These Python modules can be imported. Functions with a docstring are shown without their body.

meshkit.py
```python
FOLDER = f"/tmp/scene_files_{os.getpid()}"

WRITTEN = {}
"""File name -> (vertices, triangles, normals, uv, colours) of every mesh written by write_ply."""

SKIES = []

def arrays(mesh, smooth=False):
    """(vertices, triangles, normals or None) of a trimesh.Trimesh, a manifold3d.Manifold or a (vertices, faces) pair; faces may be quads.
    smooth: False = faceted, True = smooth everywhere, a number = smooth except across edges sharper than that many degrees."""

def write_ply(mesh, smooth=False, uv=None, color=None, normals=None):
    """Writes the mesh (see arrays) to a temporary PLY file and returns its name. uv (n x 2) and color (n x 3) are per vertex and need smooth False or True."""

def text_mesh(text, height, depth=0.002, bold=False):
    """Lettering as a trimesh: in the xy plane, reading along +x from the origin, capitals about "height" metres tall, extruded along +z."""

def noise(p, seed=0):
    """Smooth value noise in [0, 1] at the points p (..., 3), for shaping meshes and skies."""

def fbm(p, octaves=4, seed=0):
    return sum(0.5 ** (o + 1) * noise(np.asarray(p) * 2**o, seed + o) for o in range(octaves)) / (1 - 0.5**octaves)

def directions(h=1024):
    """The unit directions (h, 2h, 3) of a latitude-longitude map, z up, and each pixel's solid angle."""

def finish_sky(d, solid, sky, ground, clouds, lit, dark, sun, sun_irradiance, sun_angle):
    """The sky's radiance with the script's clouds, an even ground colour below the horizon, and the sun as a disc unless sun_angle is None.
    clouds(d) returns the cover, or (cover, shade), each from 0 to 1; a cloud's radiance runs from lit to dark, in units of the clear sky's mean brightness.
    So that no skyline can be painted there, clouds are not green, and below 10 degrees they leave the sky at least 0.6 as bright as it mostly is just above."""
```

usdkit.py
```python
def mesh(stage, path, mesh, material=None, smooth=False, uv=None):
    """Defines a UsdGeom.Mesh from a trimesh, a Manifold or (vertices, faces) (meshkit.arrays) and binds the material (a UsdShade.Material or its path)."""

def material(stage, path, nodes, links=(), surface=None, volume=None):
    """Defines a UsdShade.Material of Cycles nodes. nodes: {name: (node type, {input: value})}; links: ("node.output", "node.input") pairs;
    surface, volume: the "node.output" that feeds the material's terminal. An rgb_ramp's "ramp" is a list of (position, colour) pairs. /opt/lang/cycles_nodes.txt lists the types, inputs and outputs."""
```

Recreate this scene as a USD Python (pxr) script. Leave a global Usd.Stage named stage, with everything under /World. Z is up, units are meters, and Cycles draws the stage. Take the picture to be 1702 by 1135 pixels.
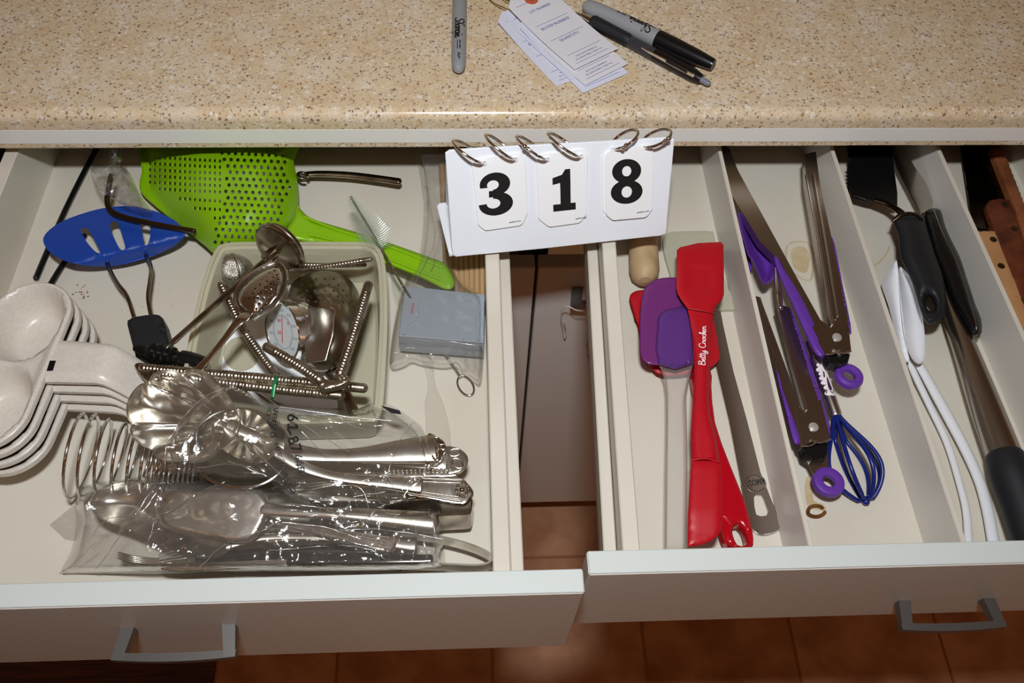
import math, random
import numpy as np, trimesh, shapely, usdkit, meshkit
from shapely.geometry import Polygon, LineString, Point, box as sbox
from shapely.ops import unary_union
from shapely import affinity
from scipy.spatial import Delaunay
from pxr import Usd, UsdGeom, UsdLux, UsdShade, Gf, Sdf

stage = Usd.Stage.CreateInMemory()
UsdGeom.SetStageUpAxis(stage, UsdGeom.Tokens.z)
UsdGeom.SetStageMetersPerUnit(stage, 1.0)
UsdGeom.Xform.Define(stage, '/World')
rng = random.Random(7); nrg = np.random.default_rng(7)
usdkit_mat = usdkit.material

# ------------------------------------------------------------------ camera, light, exposure
FPX, CX, CY = 1380.0, 851.0, 567.5
CAM = np.array([0.0, -0.515, 1.366])
RC = np.array([[0.99892411, -0.01363832, 0.04432407], [-0.03563515, -0.83739072, 0.54544195], [0.02967765, -0.54643461, -0.83697578]])
cam = UsdGeom.Camera.Define(stage, '/World/camera')
M4 = np.eye(4); M4[0, :3], M4[1, :3], M4[2, :3], M4[3, :3] = RC[:, 0], -RC[:, 1], -RC[:, 2], CAM
cam.AddTransformOp().Set(Gf.Matrix4d(*M4.ravel().tolist()))
cam.CreateHorizontalApertureAttr(22.2); cam.CreateVerticalApertureAttr(22.2 * 1135 / 1702)
cam.CreateFocalLengthAttr(22.2 * FPX / 1702)
cam.CreateClippingRangeAttr(Gf.Vec2f(0.01, 50))
cam.CreateExposureAttr(0.0)

def look(path, pos, target, kind, **kw):
    L = kind.Define(stage, path)
    d = np.array(target, float) - pos; d /= np.linalg.norm(d)
    r = np.cross(d, [0, 0, 1.0]); r = r / np.linalg.norm(r) if np.linalg.norm(r) > 1e-6 else np.array([1.0, 0, 0])
    u = np.cross(r, d)
    m = np.eye(4); m[0, :3], m[1, :3], m[2, :3], m[3, :3] = r, u, -d, pos
    L.AddTransformOp().Set(Gf.Matrix4d(*m.ravel().tolist()))
    return L

# the camera's flash head, above the lens
FLASH = np.array([0.0, -0.45, 1.57])
fl = look('/World/camera_flash', FLASH, (0.0, -0.10, 0.86), UsdLux.RectLight)
fl.CreateWidthAttr(0.065); fl.CreateHeightAttr(0.04)
fl.CreateIntensityAttr(665.0); fl.CreateColorAttr(Gf.Vec3f(0.95, 1.0, 1.03))
# two warm bulbs in the kitchen ceiling behind the photographer
for nm, pos in (('ceiling_lamp', (-0.75, -1.25, 2.35)), ('ceiling_lamp_001', (0.85, -1.35, 2.35))):
    b = look('/World/' + nm, np.array(pos), (pos[0], pos[1], 0), UsdLux.DiskLight)
    b.CreateRadiusAttr(0.09); b.CreateIntensityAttr(6.8); b.CreateColorAttr(Gf.Vec3f(1.0, 0.50, 0.21))
dome = UsdLux.DomeLight.Define(stage, '/World/room_light')
dome.CreateIntensityAttr(0.026); dome.CreateColorAttr(Gf.Vec3f(1.0, 0.45, 0.19))

# ------------------------------------------------------------------ pixel <-> world (only to measure the photograph onto the real surfaces)
def ray(px, py):
    return np.stack(np.broadcast_arrays(np.asarray(px, float) - CX, np.asarray(py, float) - CY, FPX), -1) @ RC.T

def W(px, py, z):
    v = ray(px, py); k = (np.asarray(z, float) - CAM[2]) / v[..., 2]
    return CAM + v * k[..., None]

def Wy(px, py, y):
    v = ray(px, py); k = (np.asarray(y, float) - CAM[1]) / v[..., 1]
    return CAM + v * k[..., None]

def mpp(px, py, z):                       # metres per pixel there
    P = W(px, py, z); return float((P - CAM) @ RC[:, 2]) / FPX

class Plane:
    def __init__(s, o, u, v):
        s.o = np.asarray(o, float); s.u = np.asarray(u, float) / np.linalg.norm(u)
        v = np.asarray(v, float); v = v - s.u * (v @ s.u); s.v = v / np.linalg.norm(v); s.n = np.cross(s.u, s.v)
    def px(s, px, py):
        v = ray(px, py); k = ((s.o - CAM) @ s.n) / (v @ s.n); P = CAM + v * k[..., None] - s.o
        return np.stack([P @ s.u, P @ s.v], -1)
    def p(s, a, b, h=0.0):
        a, b, h = np.broadcast_arrays(np.asarray(a, float), np.asarray(b, float), np.asarray(h, float))
        return s.o + a[..., None] * s.u + b[..., None] * s.v + h[..., None] * s.n
    def poly(s, pts, hole=()):
        return Polygon(s.px(*np.array(pts, float).T), [s.px(*np.array(h, float).T) for h in hole]).buffer(0)

def flat(z): return Plane((0, 0, z), (1, 0, 0), (0, 1, 0))
def plane3(a, b, c):                      # a -> b is u, c on the +v side
    a, b, c = map(np.asarray, (a, b, c)); return Plane(a, b - a, c - a)

# ------------------------------------------------------------------ mesh builders (all return (V, F))
def cat(*ms):
    ms = [m for m in ms if m is not None and len(m[0])]
    V, F, n = [], [], 0
    for v, f in ms:
        V.append(np.asarray(v, float)); F.append(np.asarray(f, int) + n); n += len(v)
    return np.vstack(V), np.vstack(F)

def tm(m): return np.array(m.vertices), np.array(m.faces)

def sm(pts, n=6, closed=True):            # Catmull-Rom through the points
    p = np.array(pts, float); N = len(p)
    ext = np.vstack([p[-1:], p, p[:2]]) if closed else np.vstack([2 * p[0] - p[1], p, 2 * p[-1] - p[-2]])
    out = []
    for i in range(N if closed else N - 1):
        a, b, c, d = ext[i:i + 4]
        for t in np.arange(n) / n:
            out.append(0.5 * (2 * b + (c - a) * t + (2 * a - 5 * b + 4 * c - d) * t * t + (3 * b - a - 3 * c + d) * t ** 3))
    if not closed: out.append(p[-1])
    return np.array(out)

def ring_pts(g, s):
    out = []
    for r in ([g] if g.geom_type == 'LinearRing' else []):
        c = np.array(r.coords)
        for a, b in zip(c[:-1], c[1:]):
            k = max(1, int(math.ceil(np.linalg.norm(b - a) / s)))
            out.append(a + (b - a) * (np.arange(k) / k)[:, None])
    return np.vstack(out) if out else np.zeros((0, 2))

def polys(g): return [q for q in getattr(g, 'geoms', [g]) if q.geom_type == 'Polygon' and q.area > 0]

def region(poly, step, rings=(), bstep=None):
    """Triangulates a polygon with interior points; returns points, triangles, distance to the outline."""
    bstep = bstep or step; P = []
    for q in polys(poly):
        for r in (q.exterior, *q.interiors): P.append(ring_pts(r, bstep))
    for d in rings:
        for q in polys(poly.buffer(-d)):
            for r in (q.exterior, *q.interiors): P.append(ring_pts(r, bstep * 1.15))
    x0, y0, x1, y1 = poly.bounds; far = (max(rings) if rings else 0) + 0.45 * step
    gx, gy = np.meshgrid(np.arange(x0, x1, step), np.arange(y0, y1, step * .87)); gx[1::2] += step / 2
    g = np.stack([gx.ravel(), gy.ravel()], 1)
    if len(g):
        pt = shapely.points(g); g = g[shapely.contains_xy(poly, g[:, 0], g[:, 1]) & (shapely.distance(pt, poly.boundary) > far)]
        P.append(g)
    P = np.vstack(P); P = P[np.unique(np.round(P / (step * 1e-3)).astype(int), axis=0, return_index=True)[1]]
    T = Delaunay(P, qhull_options='QJ').simplices
    c = P[T].mean(1); a = np.cross(P[T[:, 1]] - P[T[:, 0]], P[T[:, 2]] - P[T[:, 0]])
    T = np.where(a[:, None] < 0, T[:, ::-1], T)
    T = T[shapely.contains_xy(poly, c[:, 0], c[:, 1]) & (np.abs(a) > 1e-6 * step * step)]
    D = shapely.distance(shapely.points(P), poly.boundary)
    return P, T, D

def sheet(poly, mp, top, bot, step, rings=(), bstep=None):
    """A solid over polygon 'poly': mp(x, y, h) -> world, top/bot: functions (x, y, d) -> h (or numbers)."""
    P, T, D = region(poly, step, rings, bstep)
    f = lambda g: np.broadcast_to(g(P[:, 0], P[:, 1], D) if callable(g) else g, (len(P),)).astype(float)
    A, B = mp(P[:, 0], P[:, 1], f(top)), mp(P[:, 0], P[:, 1], f(bot))
    E = np.sort(np.vstack([T[:, [0, 1]], T[:, [1, 2]], T[:, [2, 0]]]), 1); Eo = np.vstack([T[:, [0, 1]], T[:, [1, 2]], T[:, [2, 0]]])
    _, idx, cnt = np.unique(E, axis=0, return_index=True, return_counts=True)
    e = Eo[idx[cnt == 1]]; n = len(P)
    F = np.vstack([T, T[:, ::-1] + n, np.stack([e[:, 1], e[:, 0], e[:, 0] + n], 1), np.stack([e[:, 1], e[:, 0] + n, e[:, 1] + n], 1)])
    V = np.vstack([A, B])
    # pixel rows run downwards, so a pixel domain is mirrored: make the top face up
    if mp is W or getattr(mp, 'flip', False): F = F[:, ::-1]
    return V, F

def rnd(r, h):                            # rounded edge profile for a top: 0 at the outline, h inside distance r
    return lambda d: h * np.sqrt(np.clip(1 - (1 - np.clip(d / r, 0, 1)) ** 2, 0, 1))

def slab(poly, pl, h0, h1, b=0.0, step=None, n=2):
    """Plate with rounded top edge on a Plane (or flat z): poly in the plane's coordinates."""
    if b <= 0:
        ms = [tm(trimesh.creation.extrude_polygon(q, 1.0, engine='earcut')) for q in polys(poly)]
        V, F = cat(*ms); return pl.p(V[:, 0], V[:, 1], h0 + (h1 - h0) * V[:, 2]), F
    x0, y0, x1, y1 = poly.bounds; step = step or max(x1 - x0, y1 - y0) / 12
    fr = rnd(b, b)
    return sheet(poly, pl.p, lambda x, y, d: h1 - b + fr(d), h0, step, [b * k for k in ((.3, 1.0) if n == 2 else (.12, .4, 1.0))], bstep=min(step, max(b * 3, step * .3)))

def pxslab(pts, z0, z1, b=0.0, smooth=0, hole=(), step=None, n=2):
    """Outline measured in the photograph at height z1, real plate between z0 and z1 (vertical walls)."""
    pts = sm(pts, smooth) if smooth else pts
    pl = flat(0.0); q = lambda t: W(*np.array(t, float).T, z1)[:, :2]
    return slab(Polygon(q(pts), [q(sm(h, 5) if smooth else h) for h in hole]).buffer(0), pl, z0, z1, b, step, n)

def tube(path, r, n=10, flat_=None, up=(0, 0, 1), cap=True):
    """Swept round (or flattened) tube: r a number or per point, flat_ = height/width ratio."""
    p = np.asarray(path, float); r = np.broadcast_to(np.asarray(r, float), (len(p),)).copy()
    if cap:
        a, b = p[0] - p[1], p[-1] - p[-2]; a /= np.linalg.norm(a) + 1e-12; b /= np.linalg.norm(b) + 1e-12
        k = np.array([.97, .7, .05]); off = np.array([.25, .7, 1.0])
        fl_ = flat_ or 1.0
        p = np.vstack([(p[0] + a * (r[0] * fl_ * off)[:, None])[::-1], p, p[-1] + b * (r[-1] * fl_ * off)[:, None]]); r = np.concatenate([(r[0] * k)[::-1], r, r[-1] * k])
    t = np.gradient(p, axis=0); t /= np.linalg.norm(t, axis=1, keepdims=True) + 1e-12
    up = np.asarray(up, float); s = np.cross(t, up)
    if np.linalg.norm(s, axis=1).min() < 0.15:  # parallel transport
        s = np.zeros_like(t); s0 = np.cross(t[0], [0.3, 0.9, 0.1]); s[0] = s0 / np.linalg.norm(s0)
        for i in range(1, len(t)):
            v = s[i - 1] - t[i] * (s[i - 1] @ t[i]); s[i] = v / (np.linalg.norm(v) + 1e-12)
    s /= np.linalg.norm(s, axis=1, keepdims=True) + 1e-12; u = np.cross(s, t)
    a = np.arange(n) * 2 * np.pi / n
    V = p[:, None] + r[:, None, None] * (np.cos(a)[None, :, None] * s[:, None] + (flat_ or 1.0) * np.sin(a)[None, :, None] * u[:, None])
    m = len(p); i, j = np.meshgrid(np.arange(m - 1), np.arange(n), indexing='ij'); j2 = (j + 1) % n
    Q = np.stack([i * n + j, (i + 1) * n + j, (i + 1) * n + j2, i * n + j2], -1).reshape(-1, 4)
    F = np.vstack([Q[:, [0, 2, 1]], Q[:, [0, 3, 2]]])
    V = V.reshape(-1, 3); c0, c1 = len(V), len(V) + 1; V = np.vstack([V, p[:1], p[-1:]]); jj = np.arange(n)
    F = np.vstack([F, np.stack([np.full(n, c0), jj, (jj + 1) % n], 1)[:, ::-1] * 1, np.stack([np.full(n, c1), (m - 1) * n + (jj + 1) % n, (m - 1) * n + jj], 1)[:, ::-1]])
    T_ = trimesh.Trimesh(V, F, process=False)
    return (V, F) if T_.volume > 0 else (V, F[:, ::-1])

def pxpath(pts, n=6):
    """[(px, py, z)] or [(px, py, z, radius in px)] -> smooth world path (and radii in metres)."""
    q = sm(np.array(pts, float), n, closed=False) if n else np.array(pts, float)
    P = W(q[:, 0], q[:, 1], q[:, 2])
    if q.shape[1] == 4: return P, q[:, 3] * np.array([mpp(*a[:3]) for a in q])
    return P

def pxtube(pts, n=6, sides=10, **k):
    P, r = pxpath(pts, n); return tube(P, r, sides, **k)

def lathe(prof, o, axis, n=32, up=(0.13, 0.37, 1), ph=0.0):
    """prof: [(radius, height)] bottom to top round the axis through o."""
    a = np.asarray(axis, float); a /= np.linalg.norm(a); s = np.cross(a, up); s /= np.linalg.norm(s); u = np.cross(a, s)
    prof = np.array(prof, float); t = np.arange(n) * 2 * np.pi / n + ph
    V = np.asarray(o, float) + prof[:, 1][:, None, None] * a + np.maximum(prof[:, 0], 1e-6)[:, None, None] * (np.cos(t)[None, :, None] * s + np.sin(t)[None, :, None] * u)
    m = len(prof); i, j = np.meshgrid(np.arange(m - 1), np.arange(n), indexing='ij'); j2 = (j + 1) % n
    Q = np.stack([i * n + j, i * n + j2, (i + 1) * n + j2, (i + 1) * n + j], -1).reshape(-1, 4)
    F = np.vstack([Q[:, [0, 1, 2]], Q[:, [0, 2, 3]]]); V = V.reshape(-1, 3)
    T_ = trimesh.Trimesh(V, F, process=False)
    return (V, F) if T_.volume > 0 else (V, F[:, ::-1])

def torus(c, n_, R, r, a=40, b=10, arc=(0, 2 * np.pi), start=(1, 0, 0)):
    n_ = np.asarray(n_, float); n_ /= np.linalg.norm(n_); s = np.asarray(start, float); s = s - n_ * (s @ n_); s /= np.linalg.norm(s); u = np.cross(n_, s)
    t = np.linspace(arc[0], arc[1], a)
    P = np.asarray(c, float) + R * (np.cos(t)[:, None] * s + np.sin(t)[:, None] * u)
    return tube(P, r, b, cap=abs(arc[1] - arc[0]) < 6.28, up=n_)

def rbox(x0, x1, y0, y1, z0, z1, b=0.001):
    v = []
    for x, sx in ((x0, 1), (x1, -1)):
        for y, sy in ((y0, 1), (y1, -1)):
            for z, sz in ((z0, 1), (z1, -1)):
                v += [(x + sx * b, y + sy * b, z), (x + sx * b, y, z + sz * b), (x, y + sy * b, z + sz * b)]
    return tm(trimesh.Trimesh(v).convex_hull)

def hull(pts): return tm(trimesh.Trimesh(np.asarray(pts, float)).convex_hull)

def panel(a, b, w, z0, z1, ch=0.0008):
    """Upright board from a to b (x, y), w thick to the right-hand side (+ = towards +x for a at the back)."""
    a, b = np.array(a, float), np.array(b, float); d = (b - a) / np.linalg.norm(b - a); s = np.array([-d[1], d[0]]) * w
    pts = []
    c = np.array([a, b, b + s, a + s]); m = c.mean(0)
    for q in c:
        e = q + (m - q) / np.abs(m - q).max() * 0
        i = q + np.sign((m - q) @ d) * d * ch + np.sign((m - q) @ s) * s / np.linalg.norm(s) * ch
        pts += [(*q, z0), (*q, z1 - ch), (*i, z1)]
    return hull(pts)

def ball(c, r, sub=2, sc=(1, 1, 1)):
    m = trimesh.creation.icosphere(subdivisions=sub); return np.array(m.vertices) * r * np.array(sc) + np.asarray(c), np.array(m.faces)

def revolve_path(ps, r): return tube(ps, r)

def text2d(txt, bold=False):
    """(V in unit heights, F) lettering: x along, y up, z in [0, 1]; capitals 1 high."""
    m = meshkit.text_mesh(txt, 1.0, 1.0, bold); return np.array(m.vertices), np.array(m.faces)

def put_text(txt, pl, a, b, hgt, th=0.00015, bold=False, h0=0.0, fit=True):
    """Lettering on a Plane from plane point a to b (baseline), capitals hgt tall, th thick."""
    V, F = text2d(txt, bold); a, b = np.asarray(a, float), np.asarray(b, float); d = b - a; L = np.linalg.norm(d); d /= L; e = np.array([-d[1], d[0]])
    x = (V[:, 0] - V[:, 0].min()); sx = L / x.max() if fit else hgt
    q = a + (x * sx)[:, None] * d + (V[:, 1] * hgt)[:, None] * e
    return pl.p(q[:, 0], q[:, 1], h0 + V[:, 2] * th), F

SCRIPT = {'S': [[(.62, .86), (.45, 1), (.2, .95), (.12, .76), (.3, .58), (.5, .38), (.44, .1), (.2, 0), (-.05, .12)]],
 'h': [[(0, .0), (.18, .5), (.34, 1), (.22, .98), (.08, .0)], [(.08, .2), (.24, .46), (.34, .36), (.32, .05), (.44, .06)]],
 'a': [[(.36, .4), (.18, .48), (.02, .25), (.1, .02), (.26, .1), (.38, .46), (.36, .06), (.5, .08)]],
 'r': [[(0, .05), (.06, .48), (.12, .4), (.28, .46), (.26, .06), (.42, .08)]],
 'p': [[(.02, .46), (-.04, -.4)], [(0, .3), (.2, .5), (.34, .3), (.2, .02), (.04, .08)]],
 'i': [[(0, .05), (.06, .46), (.1, .04), (.22, .08)], [(.1, .72), (.13, .74)]],
 'e': [[(.02, .2), (.26, .3), (.2, .48), (.04, .32), (.08, .04), (.26, .02), (.4, .16)]],
 'B': [[(.1, 0), (.2, 1)], [(.2, .96), (.5, .98), (.56, .76), (.24, .54), (.56, .44), (.5, .06), (.1, 0)]],
 't': [[(.18, .9), (.06, .1), (.2, .02), (.3, .1)], [(0, .62), (.34, .66)]],
 'y': [[(.02, .46), (.08, .1), (.24, .1), (.34, .46)], [(.34, .46), (.24, -.3), (.04, -.36), (.02, -.2), (.44, .06)]],
 'C': [[(.56, .8), (.44, 1), (.2, .9), (.06, .45), (.2, .02), (.5, .1), (.62, .22)]],
 'o': [[(.2, .46), (.04, .3), (.1, .04), (.28, .06), (.32, .34), (.2, .46), (.42, .4)]],
 'c': [[(.3, .4), (.16, .46), (.03, .24), (.12, .02), (.34, .1)]],
 'k': [[(.0, .02), (.2, .6), (.28, 1), (.18, .9), (.06, 0)], [(.1, .24), (.32, .46), (.28, .28), (.14, .24), (.38, .02)]]}
ADV = {'S': .62, 'h': .42, 'a': .46, 'r': .38, 'p': .38, 'i': .2, 'e': .36, 'B': .62, 't': .28, 'y': .42, 'C': .6, 'o': .4, 'c': .32, 'k': .36, ' ': .3}

def script2d(txt, w=0.045):
    x, g = 0.0, []
    for ch in txt:
        for s in SCRIPT.get(ch, []):
            p = sm(np.array(s, float) + [x, 0], 4, closed=False) if len(s) > 2 else np.array(s, float) + [x, 0]
            g.append(LineString(p).buffer(w, quad_segs=3))
        x += ADV[ch]
    g = unary_union(g)
    return cat(*[tm(trimesh.creation.extrude_polygon(q, 1.0, engine='earcut')) for q in polys(g)])

def bend(VF, o, along, r, s0, sgn, scale, drop=0.0002, roll=0.0):
    """Wraps flat lettering round a rod: o on the axis, 'along' = reading direction, r = radius; letters' up goes to sgn side."""
    V, F = VF; a = np.asarray(along, float); a /= np.linalg.norm(a); z = np.array([0, 0, 1.0]); z = z - a * (z @ a); z /= np.linalg.norm(z)
    u = np.cross(z, a)
    ang = (V[:, 1] * scale - s0) / r * 1.0 + roll; rr = r - 0.0001 + V[:, 2] * (drop + 0.0001)
    return np.asarray(o) + (V[:, 0] * scale)[:, None] * a + rr[:, None] * (np.cos(ang)[:, None] * z + np.sin(ang)[:, None] * u), F

# ------------------------------------------------------------------ things
USED = {}
def number(parent, name):
    k = USED.setdefault(parent, {}); n = k.get(name, 0); k[name] = n + 1
    return name if n == 0 else f'{name}_{n:03d}'

MATS = {}
class Thing:
    def __init__(s, name, label, cat_, base=None, group=None, kind=None):
        s.name = number('/World', name); s.path = '/World/' + s.name; s.base = base; s.parts = []; s.meta = dict(label=label, category=cat_, group=group, kind=kind)
        s.x = UsdGeom.Xform.Define(stage, s.path); s.op = s.x.AddTranslateOp()
        for k, v in s.meta.items():
            if v: s.x.GetPrim().SetCustomDataByKey(k, v)
        ALL.append(s)
    def part(s, name, mesh, mat, parent=None, label=None, smooth=35, kind=None, cat_=None):
        pp = parent or s.path; path = pp + '/' + number(pp, name)
        s.parts.append((path, mesh, mat, smooth, label, kind)); return path
    def done(s):
        if s.base is None:
            V = np.vstack([p[1][0] for p in s.parts]); s.base = np.array([*(V.min(0) + V.max(0))[:2] / 2, V[:, 2].min()])
        s.base = np.asarray(s.base, float); s.op.Set(Gf.Vec3d(*s.base.tolist()))
        for path, (V, F), mat, smooth, label, kind in s.parts:
            # a parent part is a Mesh, its children nest beneath it (same frame)
            m = usdkit.mesh(stage, path, (np.asarray(V) - s.base, np.asarray(F)), MATS[mat], smooth=smooth)
            if label: m.GetPrim().SetCustomDataByKey('label', label)
            if kind: m.GetPrim().SetCustomDataByKey('kind', kind)
ALL = []

def dup(t, label, loc, rotz=0.0, group=None):
    name = number('/World', t.name); x = UsdGeom.Xform.Define(stage, '/World/' + name)
    x.GetPrim().GetReferences().AddInternalReference(t.path); x.GetPrim().SetInstanceable(True)
    x.ClearXformOpOrder(); x.AddTranslateOp(opSuffix='at').Set(Gf.Vec3d(*map(float, loc))); x.AddRotateZOp().Set(float(rotz))
    x.GetPrim().SetCustomDataByKey('label', label); x.GetPrim().SetCustomDataByKey('category', t.meta['category'])
    if group or t.meta['group']: x.GetPrim().SetCustomDataByKey('group', group or t.meta['group'])
    return x

# ------------------------------------------------------------------ materials
def lin(c): c = np.asarray(c, float) / 255; return tuple(np.where(c <= .04045, c / 12.92, ((c + .055) / 1.055) ** 2.4))
def reg(name, nodes, links, surface): MATS[name] = usdkit_mat(stage, '/World/Looks/' + name, nodes, links, surface=surface)

def plain(name, c, rough=.5, metal=0.0, vary=None, vs=40.0, bump=0.0, bs=200.0, **kw):
    """One-colour principled; vary = second colour mixed in by noise; bump = fine relief."""
    nd = {'p': ('principled_bsdf', dict(base_color=lin(c), roughness=rough, metallic=metal, **kw))}; ln = []
    if vary is not None or bump: nd['g'] = ('texture_coordinate', {})
    if vary is not None:
        nd['n'] = ('noise_texture', {'scale': vs, 'detail': 4.0}); nd['r'] = ('rgb_ramp', {'ramp': [(.35, lin(c)), (.68, lin(vary))]})
        ln += [('g.object', 'n.vector'), ('n.fac', 'r.fac'), ('r.color', 'p.base_color')]
    if bump:
        nd['bn'] = ('noise_texture', {'scale': bs, 'detail': 3.0}); nd['b'] = ('bump', {'strength': bump, 'distance': .0004})
        ln += [('g.object', 'bn.vector'), ('bn.fac', 'b.height'), ('b.normal', 'p.normal')]
    reg(name, nd, ln, 'p.BSDF')

plain('cream_board', (217, 210, 196), .38, vary=(209, 200, 184), vs=9, bump=.05, bs=700)
plain('white_board', (224, 219, 212), .34, bump=.22, bs=520)
plain('white_edge', (208, 213, 210), .35)
plain('divider_board', (214, 208, 200), .3)
plain('slide_metal', (214, 206, 192), .4)
plain('inlay', (244, 241, 236), .3)
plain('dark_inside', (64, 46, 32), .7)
plain('handle_metal', (118, 115, 113), .42, .8)
plain('steel', (205, 200, 192), .2, 1.0)
plain('brushed_steel', (186, 178, 168), .27, 1.0, bump=.04, bs=900)
plain('chrome', (228, 226, 223), .13, 1.0)
plain('silver', (230, 227, 220), .28, 1.0, vary=(196, 186, 170), vs=45)
plain('tarnished', (176, 166, 150), .22, 1.0, vary=(120, 108, 94), vs=60)
plain('nickel', (196, 188, 172), .3, 1.0, vary=(140, 128, 108), vs=120)
plain('bronze_dark', (92, 74, 58), .3, 1.0)
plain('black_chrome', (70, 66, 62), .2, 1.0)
plain('gold_wire', (196, 176, 92), .3, 1.0)
plain('lime', (134, 184, 12), .32)
plain('blue_nylon', (22, 64, 156), .36)
plain('blue_dark', (16, 32, 112), .3)
plain('black_plastic', (16, 16, 17), .28)
plain('black_rubber', (24, 25, 30), .55)
plain('speckled_plastic', (214, 206, 196), .33, vary=(206, 196, 184), vs=500)
plain('white_plastic', (232, 232, 236), .25)
plain('grey_card', (150, 158, 168), .45)
plain('grey_card_dark', (120, 126, 134), .5)
plain('wood_light', (206, 172, 124), .55, vary=(178, 140, 92), vs=60, bump=.1, bs=300)
plain('wood_pale', (198, 170, 132), .6, vary=(168, 138, 98), vs=40, bump=.15, bs=300)
plain('wood_red', (108, 52, 28), .45, vary=(70, 30, 16), vs=70)
plain('wood_brown', (146, 86, 50), .5, vary=(110, 60, 34), vs=40)
plain('wood_beech', (190, 142, 96), .5, vary=(172, 120, 76), vs=30)
plain('red_silicone', (182, 9, 28), .42)
plain('red_gloss', (176, 8, 26), .18)
plain('purple_silicone', (100, 52, 158), .42)
plain('purple_dark', (90, 46, 122), .45)
plain('paper', (228, 226, 232), .7)
plain('paper_blue', (222, 224, 240), .7)
plain('sign_white', (240, 243, 250), .3)
plain('card_white', (248, 248, 250), .35)
plain('ink_black', (22, 20, 20), .5)
plain('ink_blue', (70, 76, 150), .6)
plain('ink_red', (190, 70, 70), .6)
plain('ink_white', (240, 230, 232), .5)
plain('eyelet', (196, 92, 62), .7)
plain('green_tie', (16, 128, 70), .35)
plain('dial_white', (214, 220, 222), .3)
plain('marker_grey', (150, 152, 156), .35)
plain('marker_tip', (176, 180, 186), .35)
plain('rivet', (92, 80, 62), .4, 1.0)
plain('rivet_bright', (222, 216, 214), .3, .6)
plain('grout', (176, 122, 86), .85)
plain('wall_paint', (196, 178, 150), .8)
plain('tag_tan', (196, 150, 122), .7)
plain('stain_light', (206, 186, 150), .5, vary=(190, 166, 124), vs=80)
plain('stain_dark', (120, 78, 34), .35, vary=(70, 40, 14), vs=90)
plain('crumb', (140, 104, 74), .8)
for i_, (c1, c2) in enumerate((((222, 164, 122), (184, 122, 84)), ((228, 172, 132), (190, 130, 92)), ((214, 156, 114), (176, 114, 78)))):
    plain(f'tile_{i_}', c1, .45, vary=c2, vs=14, bump=.15, bs=90)
# dark wood-look mat: streaks along x
reg('mat_wood', {'g': ('texture_coordinate', {}), 'm': ('mapping', {'scale': (3.0, 60.0, 1.0)}), 'n': ('noise_texture', {'scale': 3.0, 'detail': 4.0, 'distortion': .6}),
    'r': ('rgb_ramp', {'ramp': [(.35, lin((58, 30, 16))), (.65, lin((104, 58, 32)))]}), 'p': ('principled_bsdf', {'roughness': .5})},
    [('g.object', 'm.vector'), ('m.vector', 'n.vector'), ('n.fac', 'r.fac'), ('r.color', 'p.base_color')], 'p.BSDF')
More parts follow.
